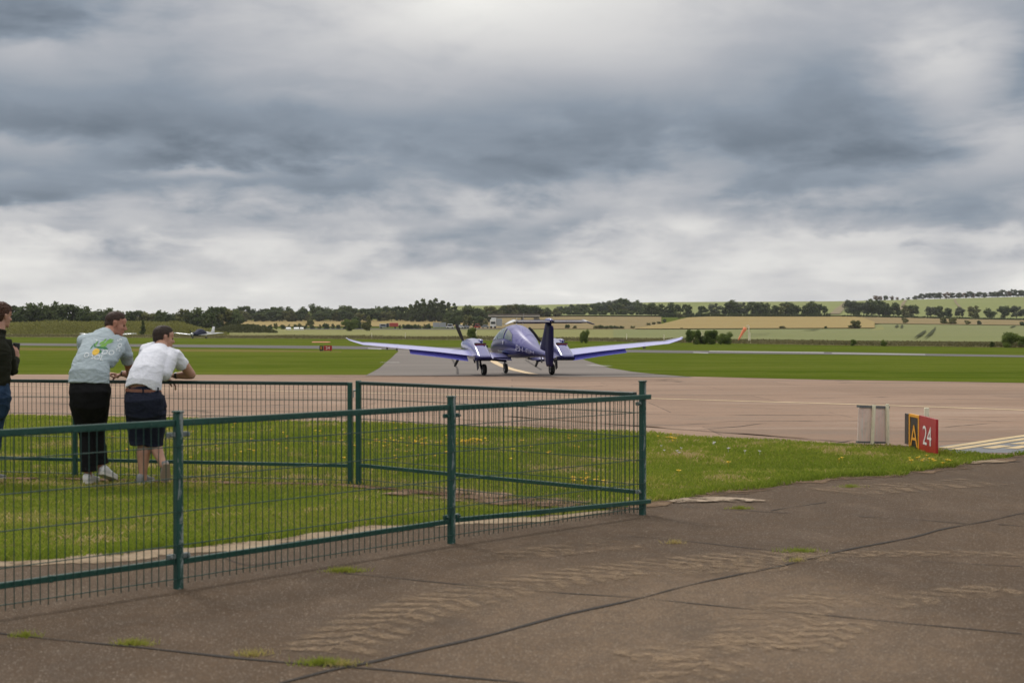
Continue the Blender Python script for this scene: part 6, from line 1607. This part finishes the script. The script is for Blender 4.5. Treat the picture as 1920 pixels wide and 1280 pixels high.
row_of(ROUND + ['f0', 'f1', 'R0'], [(x + random.uniform(-3, 3), 572 + 5 * random.random() - (4 if 1120 < x < 1200 else 0)) for x in range(1046, 1236, 11)], 'broadleaf_tree', 'tree on the middle slope of the wooded knoll', 'tree', 'middle slope trees of the wooded knoll', 1.5, d=1040, base=590)
row_of(ROUND, [(x + random.uniform(-3, 3), 580 + 3 * random.random()) for x in range(1046, 1260, 10)], 'broadleaf_tree', 'tree at the foot of the wooded knoll along the dry meadow', 'tree', 'foot trees of the wooded knoll', 1.6, d=940, base=593)
# line of hedgerow trees on the right
ln = [(1221, 567), (1238, 570), (1263, 567), (1288, 570), (1316, 573), (1338, 568), (1366, 567), (1378, 563), (1390, 566), (1414, 565), (1424, 568), (1436, 569), (1452, 572), (1470, 568), (1478, 566), (1490, 573), (1511, 569), (1527, 565), (1538, 570)]
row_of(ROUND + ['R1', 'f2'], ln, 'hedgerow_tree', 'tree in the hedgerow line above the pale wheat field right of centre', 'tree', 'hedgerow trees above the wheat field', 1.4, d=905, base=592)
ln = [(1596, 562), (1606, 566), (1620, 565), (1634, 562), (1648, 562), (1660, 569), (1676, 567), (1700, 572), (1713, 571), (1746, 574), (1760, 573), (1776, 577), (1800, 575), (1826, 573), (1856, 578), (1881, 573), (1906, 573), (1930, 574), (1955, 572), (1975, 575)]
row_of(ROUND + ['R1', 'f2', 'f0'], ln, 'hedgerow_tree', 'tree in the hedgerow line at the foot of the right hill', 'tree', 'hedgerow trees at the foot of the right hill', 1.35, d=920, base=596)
for x0, x1, lab in ((1236, 1552, 'dark clipped hedge under the tree line above the wheat field'), (1580, 1990, 'dark hedge under the tree line at the foot of the right hill')):
    root = empty('hedgerow', gd((x0 + x1) / 2, 900), lab, 'hedge')
    for i, x in enumerate(np.arange(x0 + 5, x1, 10)):
        p = gd(x, 893); o = bpy.data.objects.new('hedge_section', PROTO['h%d' % (i % 3)][0]); COL.objects.link(o); o.parent = root; h = (8.5 if x1 < 1560 else 5.5) * 900 / FPX * random.uniform(.85, 1.15) 
        o.location = Vector(p) - root.location - Vector((0, 0, .2)); o.scale = (1.45, 1.2, h * 1.05)
# trees on the skyline at right
xs = [(1622, 563, 1), (1633, 560, 1), (1641, 554, 2), (1650, 555, 2), (1661, 554, 1), (1671, 555, 2), (1682, 557, 2), (1693, 559, 1), (1703, 557, 0), (1715, 554, 0), (1727, 550, 0), (1740, 549, 0), (1752, 549, 0), (1763, 548, 0), (1775, 548, 2), (1786, 548, 0), (1797, 548, 0), (1807, 549, 2), (1817, 546, 0), (1825, 550, 2), (1836, 547, 0), (1848, 548, 0), (1860, 547, 0), (1870, 546, 0), (1880, 543, 0), (1890, 546, 2), (1900, 542, 0), (1910, 544, 0), (1920, 543, 0), (1932, 542, 0), (1946, 541, 0), (1960, 540, 0)]
for x, t, k in xs:
    p, h = at_rows(x, 560, t, 1490)
    if k == 2: plant('skyline_tree', random.choice(['q0', 'q1']), p, h, 'reddish brown tree on the skyline of the right hill', 'tree', 'reddish trees on the right skyline', 1.6)
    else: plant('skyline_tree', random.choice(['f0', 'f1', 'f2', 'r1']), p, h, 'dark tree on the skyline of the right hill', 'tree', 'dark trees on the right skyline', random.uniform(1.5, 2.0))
# hedge bushes beside the motorway and single bushes in the fields
row_of(OL + BUSH, [(x + random.uniform(-3, 3), 607 + random.uniform(-2, 2), 617.2) for x in list(range(430, 570, 11)) + list(range(574, 690, 12)) + list(range(748, 812, 8))], 'roadside_bush', 'small roadside bush in the scattered line along the motorway edge', 'bush', 'bushes along the motorway edge', 1.0)
def single(key, px, base, top, label, wx=1.0, nm='bush', cat='bush', d=None):
    p, h = at_rows(px, base, top, d); p.z -= .05; return plant(nm, key, p, h, label, cat, None, wx)
single('s0', 656, 617.5, 597, 'round bright green bush before the wheat strip left of the aircraft wing', 1.25, d=520); single('R0', 688, 617.5, 590, 'brownish green small tree right of the round bright bush', .95, 'small_tree', 'tree', d=530)
single('R2', 582, 614, 597, 'rounded olive tree in the hedge above the sign with orange marker', 1.1, 'small_tree', 'tree'); single('b1', 668, 617, 592, 'dark bush just behind the round bright green bush', .8)
single('t0', 268, 624, 597, 'narrow dark young tree standing alone above the white shirted man', .9, 'young_tree', 'tree', d=330)
single('s1', 885, 634, 613, 'round green bush seen between the propeller blade and the cabin', .9, d=240)
single('s2', 1097, 638, 617, 'slender green bush in the crop edge right of the aircraft tail', .62, d=200)
single('s0', 1300, 641, 616, 'leftmost and tallest of three dark green bushes right of the wing tip', .9, d=186); single('s1', 1334, 641, 617, 'middle of the three dark green bushes right of the wing tip', .9, d=186)
single('s2', 1361, 641, 622, 'lowest and rightmost of the three dark green bushes right of the wing tip', 1.2, d=184); single('b0', 1317, 641, 625, 'small dark bush filling the gap between the two taller bushes', 1.0, d=187)
single('s1', 1600, 648.5, 635, 'round low bush on the field edge right of the windsock', .95); single('s2', 1657, 649, 636, 'round low bush on the field edge farther right of the windsock', .95)
single('s0', 1896, 652, 621, 'large bright green bush at the right edge of the picture', 1.25, d=155); single('s1', 1923, 652, 628, 'bush cut by the right picture edge beside the large bright one', 1.3, d=157); single('b2', 1861, 651, 638, 'small bush left of the large bright bush at the right edge', .7)
single('B0', 1604, 616.5, 598, 'dark olive bush at the right corner of the wheat field', 1.2); single('B1', 1467, 617, 610.5, 'low wide bush in the middle of the wheat field edge', 2.0); single('b3', 1548, 617, 611, 'small bush on the lower wheat field edge', 1.3); single('b2', 1278, 617.5, 613.5, 'tiny bush on the lower wheat field edge near the wing tip', 1.5)
single('B2', 1697, 607, 595, 'round rusty bush in the meadow strip under the right hedgerow', 1.0); single('B0', 1769, 608, 594, 'rusty bush left of the broad one in the meadow strip', 1.0); single('B1', 1785, 608.5, 595, 'broad rusty bush in the meadow strip', 1.3); single('B2', 1814, 609, 600, 'small bush right of the broad rusty one', 1.2); single('b1', 1836, 609.5, 600, 'small dark bush farther right in the meadow strip', .9); single('b0', 1917, 611, 601, 'dark bush at the right picture edge in the meadow strip', 1.2)
single('b0', 1064, 616.5, 606, 'dark bush in the dry meadow just right of the tail fin', 1.1); single('B0', 1078, 616.5, 609, 'paler small bush next to the dark one right of the tail fin', 1.2)
row_of(['b0', 'b1', 'b2', 'B0'], [(1118, 609), (1127, 608.5), (1137, 609), (1147, 608), (1156, 609.5), (1166, 610)], 'meadow_bush', 'bush in the dark row at the lower edge of the dry meadow', 'bush', 'row of bushes in the dry meadow', 1.5, base=617)
single('B1', 1186, 616.5, 610.5, 'solitary low bush on the dry meadow right of the dark row', 1.6); row_of(['B0', 'b1', 'B1'], [(1216, 604, 610.5), (1226, 603, 609), (1236, 602, 608)], 'meadow_bush', 'low bush on the slanting bank between the meadow and the wheat', 'bush', 'bushes on the bank beside the wheat', 1.4); single('b2', 1246, 604.5, 597, 'dark bush at the top of the slanting bank', 1.0); single('B2', 1275, 596.5, 586, 'rounded olive bush where the bank meets the hedge', 1.4)
# tall yellow green vegetation of the bank at far left (one mass)
def mass(name, n, fn, m, label, cat, size):
    P = fn(n); n = len(P); nrm = rng.normal(size=(n, 3)); nrm /= np.linalg.norm(nrm, axis=1)[:, None]; t1 = np.cross(nrm, rng.normal(size=(n, 3))); t1 /= np.linalg.norm(t1, axis=1)[:, None]; t2 = np.cross(nrm, t1); s = size * rng.uniform(.6, 1.5, n)[:, None]
    V = np.stack([P - t1 * s, P - t2 * s * .5 , P + t1 * s, P + t2 * s * .5], 1); V[:, :, 2] += 0; tint = np.clip(.5 + .5 * np.array([mnoise.noise(Vector((p[0] * .12, p[1] * .05, 1))) for p in P]) + rng.normal(0, .2, n), 0, 1)
    o = fast_mesh(name, V.reshape(-1, 3), np.arange(n * 4).reshape(n, 4), m, attr=np.repeat(tint, 4)); return tag(o, label, cat, kind='stuff')
def bank(n):
    b = rng.uniform(-250, 425, n); d = rng.uniform(335, 430, n); a = (b - 960) / FPX; x = a * d
    hh = np.array([2.1 + 1.0 * mnoise.noise(Vector((q * .05, 0, 3))) + .7 * mnoise.noise(Vector((q * .21, r_ * .1, 3))) for q, r_ in zip(x, d)]) + 1.0
    hh *= np.clip((425 - b) / 90, .15, 1); z = hgt(x, d) + hh * rng.random(n) ** .6; return np.stack([x, d, z], 1)
mass('scrub_bank', 60000, bank, leaf_mat('yellow green scrub', (.105, .115, .030), (.26, .25, .08)), 'tall yellow green scrub covering the long bank at far left', 'scrub', .22)
def bank2(n):
    b = rng.uniform(390, 520, n); d = rng.uniform(420, 470, n); a = (b - 960) / FPX; x = a * d; hh = 2.6 * np.clip(np.sin((b - 385) / 140 * 3.14) * 1.1, .1, 1); z = hgt(x, d) + hh * rng.random(n) ** .6; return np.stack([x, d, z], 1)
mass('scrub_bank', 16000, bank2, leaf_mat('brown green scrub', (.055, .062, .026), (.12, .125, .055)), 'brownish scrub behind the parked light aircraft', 'scrub', .20)
def edge_grass(n):
    b = rng.uniform(-300, 2200, n); t = rng.random(n); lo = np.interp(b, *zip(*C_BND)); hi = np.interp(b, *zip(*C_CROP)); d1 = np.interp(b, [-300, 0, 600, 1100, 1580, 1920, 2200], [gp(q, np.interp(q, *zip(*C_BND)))[1] for q in (-300, 0, 600, 1100, 1580, 1920, 2200)])
    d = d1 * (1.01 + .16 * t ** 1.5); x = (b - 960) / FPX * d; hh = .30 + .35 * np.clip(np.array([mnoise.noise(Vector((q * .08, 0, 8))) for q in x]) + .3, 0, 1); z = hgt(x, d) + hh * rng.random(n); return np.stack([x, d, z], 1)
mass('tall_grass', 70000, edge_grass, leaf_mat('dry tall grass', (.085, .085, .035), (.19, .17, .085)), 'rough tall grass along the boundary between mown grass and crop', 'grass', .11)
# fence stakes along the field boundary
for i, x in enumerate((1316, 1406.5, 893, 697, 760, 1175, 1245)):
    p = gp(x, float(np.interp(x, *zip(*C_BND))) - 1.0); h = 1.5 if i < 3 else 1.1; mb = MB(); mb.rod((0, 0, 0), (0, 0, h), .06, .05, 6); mb.rod((0, 0, h), (0, 0, h + .05), .05, .01, 6); o = mb.build('field_stake', M_cream); o.location = p
    tag(o, ['pale stake in front of the three dark bushes', 'pale stake right at the foot of the windsock pole', 'pale stake right of the bush beside the propeller', 'thin stake in the rough grass above the left wing root', 'thin stake in the rough grass above the middle of the left wing', 'thin stake in the crop edge right of the tail', 'thin stake in the crop edge above the right wing'][i], 'stake')
# ------------------------------------------------------------------ motorway bridge, vehicles, billboard
M_conc = varied('bridge concrete', (.42, .40, .36), (.34, .32, .29), .5, .8)
def Pw(px, row, d): return pd(px, row, d)
root = empty('motorway_bridge', gd(985, 740), 'flat concrete motorway bridge in the trees behind the aircraft cabin', 'bridge'); D = 740
def bb(nm, x0, x1, r0, r1, dd, m, th=6):
    a = Pw(x0, r1, dd); b_ = Pw(x1, r0, dd); mb = MB(); mb.box((a + b_) / 2 - root.location + Vector((0, th / 2, 0)), (b_.x - a.x, th, b_.z - a.z)); return mb.build(nm, m, root)
bb('parapet', 915, 1012, 588.5, 591.0, D, varied('brown parapet', (.12, .10, .085), (.09, .075, .065), .5)); bb('deck', 915, 1012, 591.1, 593.6, D, M_conc, 9); bb('girder', 920, 1010, 593.7, 595.6, D + .5, M_exh, 8)
bb('pier', 977, 982, 595.7, 606, D + 2, M_conc, 4); bb('pier', 928, 933, 595.7, 606, D + 2, M_conc, 4); bb('abutment', 1001, 1012, 595.7, 606, D + 2, M_conc, 6)
def vehicle(nm, label, cat, px, d, parts):
    """parts: (name, x0,x1,z0,z1,y0,y1,material) boxes in metres plus wheels"""
    p = gd(px, d); p.z += .3; root_ = empty(nm, p, label, cat)
    for (pn, x0, x1, z0, z1, y0, y1, m) in parts:
        mb = MB()
        if pn == 'wheel':
            mb.rod(((x0 + x1) / 2, y0, z1), ((x0 + x1) / 2, y1, z1), z1, None, 14)
        else: mb.box(((x0 + x1) / 2, (y0 + y1) / 2, (z0 + z1) / 2), (x1 - x0, y1 - y0, z1 - z0), None, min(.12, (x1 - x0) * .2, (z1 - z0) * .2))
        mb.build(pn, m, root_)
    return root_
M_vw = mat('white vehicle paint', (.72, .73, .74), .4); M_vg = mat('grey trailer side', (.30, .32, .35), .6); M_vr = mat('red vehicle paint', (.42, .05, .035), .4); M_vk = mat('dark vehicle paint', (.03, .035, .045), .4); M_win = mat('dark window', (.02, .025, .03), .1)
dl_ = 630
vehicle('lorry', 'white lorry cab with grey trailer left of the aircraft cabin', 'lorry', 926, dl_, [('cab', -1.7, 1.0, .7, 3.9, -1.2, 1.2, M_vw), ('roof_deflector', -1.2, 1.1, 3.9, 4.6, -1.0, 1.0, M_vw), ('windscreen', -1.3, .7, 1.9, 2.9, -1.26, -1.19, M_win), ('bumper', -1.6, .9, .35, .68, -1.25, 1.0, M_vw), ('trailer', 1.15, 3.6, 1.0, 4.3, -.9, 9, M_vg), ('wheel', -1.5, -.9, 0, .5, -1.25, -.6, M_rubber), ('wheel', .3, .8, 0, .5, -1.25, -.6, M_rubber)])
vehicle('lorry', 'dark pickup lorry with red load on the motorway left of the billboard', 'lorry', 727, dl_, [('cab', -3.6, -.6, .4, 2.0, -1, 1, M_vg), ('windscreen', -3.0, -1.0, 1.2, 1.8, -1.05, -.98, M_win), ('body', -.5, .5, .5, 2.3, -1, 1, M_vk), ('red_load', .8, 4.6, .8, 2.5, -1, 1, M_vr), ('wheel', -3.2, -2.5, 0, .4, -1.05, -.6, M_rubber), ('wheel', 3, 3.7, 0, .4, -1.05, -.6, M_rubber)])
def car(px, lab, m, L=4.2, h=1.5):
    return vehicle('parked_car' if False else 'car', lab, 'car', px, dl_ + 2, [('body', -L / 2, L / 2, .3, .95, -.85, .85, m), ('cabin', -L * .3, L * .28, .95, h, -.7, .7, m), ('side_window', -L * .26, L * .24, 1.0, h - .12, -.74, -.69, M_win), ('wheel', -L * .36, -L * .2, 0, .33, -.88, -.6, M_rubber), ('wheel', L * .2, L * .36, 0, .33, -.88, -.6, M_rubber)])
car(844, 'white van like car directly right of the billboard', M_vw, 3.6, 2.0); car(864, 'small white car second right of the billboard', M_vw, 2.6, 1.5); car(875, 'pale small car third right of the billboard', M_vg, 2.4, 1.4); car(895, 'small red car left of the white lorry', M_vr, 2.8, 2.0); car(910, 'grey green low car between the red car and the white lorry', M_vg, 3.6, 1.5)
root = empty('billboard', gd(824, 615), 'grey two panel road sign board seen from behind beside the motorway', 'sign'); 
for k in (-1, 1):
    mb = MB(); mb.box((k * 1.42, 0, 2.05), (2.75, .12, 2.1), None, .02); mb.build('panel', M_vg, root)
for x in (-2.4, -.3, .3, 2.4):
    mb = MB(); mb.rod((x, .12, 0), (x, .12, 3.05), .06, .06, 6); mb.build('post', M_zinc, root)
for k, px in enumerate((541, 556, 566)):
    mb = MB(); L = (2.0, 2.2, 1.4)[k]; mb.rings([[Vector((x, y * .9, z)) for y, z in ((-1, 0), (1, 0), (1, .7), (0, 1.2), (-1, .7))] for x in (-L / 2, L / 2)]); p = gd(px, 596); o = mb.build('polytunnel', M_vw); o.location = p
    tag(o, ['leftmost of the small white tent shapes in the hedge line', 'middle white tent shape in the hedge line', 'smallest white tent shape in the hedge line, on the right'][k], 'tent')

# ------------------------------------------------------------------ the air between
def haze():
    mb = MB(); mb.box((0, 1500, 24.5), (7000, 3300, 54)); m = bpy.data.materials.new('haze'); m.use_nodes = True; T = NT(m.node_tree); T.n.clear()
    pv = T.node('ShaderNodeVolumePrincipled'); pv.inputs['Color'].default_value = (.86, .90, .96, 1); pv.inputs['Density'].default_value = .00007; pv.inputs['Anisotropy'].default_value = .2
    out = T.node('ShaderNodeOutputMaterial'); T.link(pv.outputs[0], out.inputs['Volume']); tag(mb.build('haze', m), 'thin pale haze between the airfield and the far hills', 'haze', kind='stuff')
haze()

# rows one can count along: each plant is named by its place in its row
ORD = ['first', 'second', 'third', 'fourth', 'fifth', 'sixth', 'seventh', 'eighth', 'ninth', 'tenth', 'eleventh', 'twelfth', 'thirteenth', 'fourteenth', 'fifteenth', 'sixteenth', 'seventeenth', 'eighteenth', 'nineteenth', 'twentieth', 'twenty first', 'twenty second', 'twenty third', 'twenty fourth', 'twenty fifth', 'twenty sixth']
for grp, txt in (('hedgerow trees above the wheat field', '%s tree from the left in the hedgerow above the pale wheat field'), ('hedgerow trees at the foot of the right hill', '%s tree from the left in the hedgerow at the foot of the right hill'),
                 ('dark trees on the right skyline', '%s dark tree from the left on the skyline of the right hill'), ('reddish trees on the right skyline', '%s reddish tree from the left on the skyline of the right hill'),
                 ('row of bushes in the dry meadow', '%s bush from the left in the dark row on the dry meadow'), ('bushes on the bank beside the wheat', '%s low bush from the left on the bank beside the wheat'),
                 ('thin open crowned trees at left', '%s thin open crowned tree from the left among the dense trees'), ('trees behind the parked light aircraft', '%s tree from the left in the line behind the parked light aircraft'),
                 ('tall trees at far left', '%s tall tree from the left behind the rough bank at far left'), ('crest trees of the wooded knoll', '%s tree from the left along the crest of the wooded knoll'), ('tall clump left of the aircraft tail', '%s tree from the left in the tall pine clump left of the aircraft'), ('olive trees on the motorway bank', '%s olive tree from the left on the motorway bank behind the lorry')):
    L = sorted([o for o in COL.objects if o.parent is None and o.get('group') == grp], key=lambda o: o.location.x / o.location.y)
    for i, o in enumerate(L): o['label'] = txt % ORD[min(i, len(ORD) - 1)]
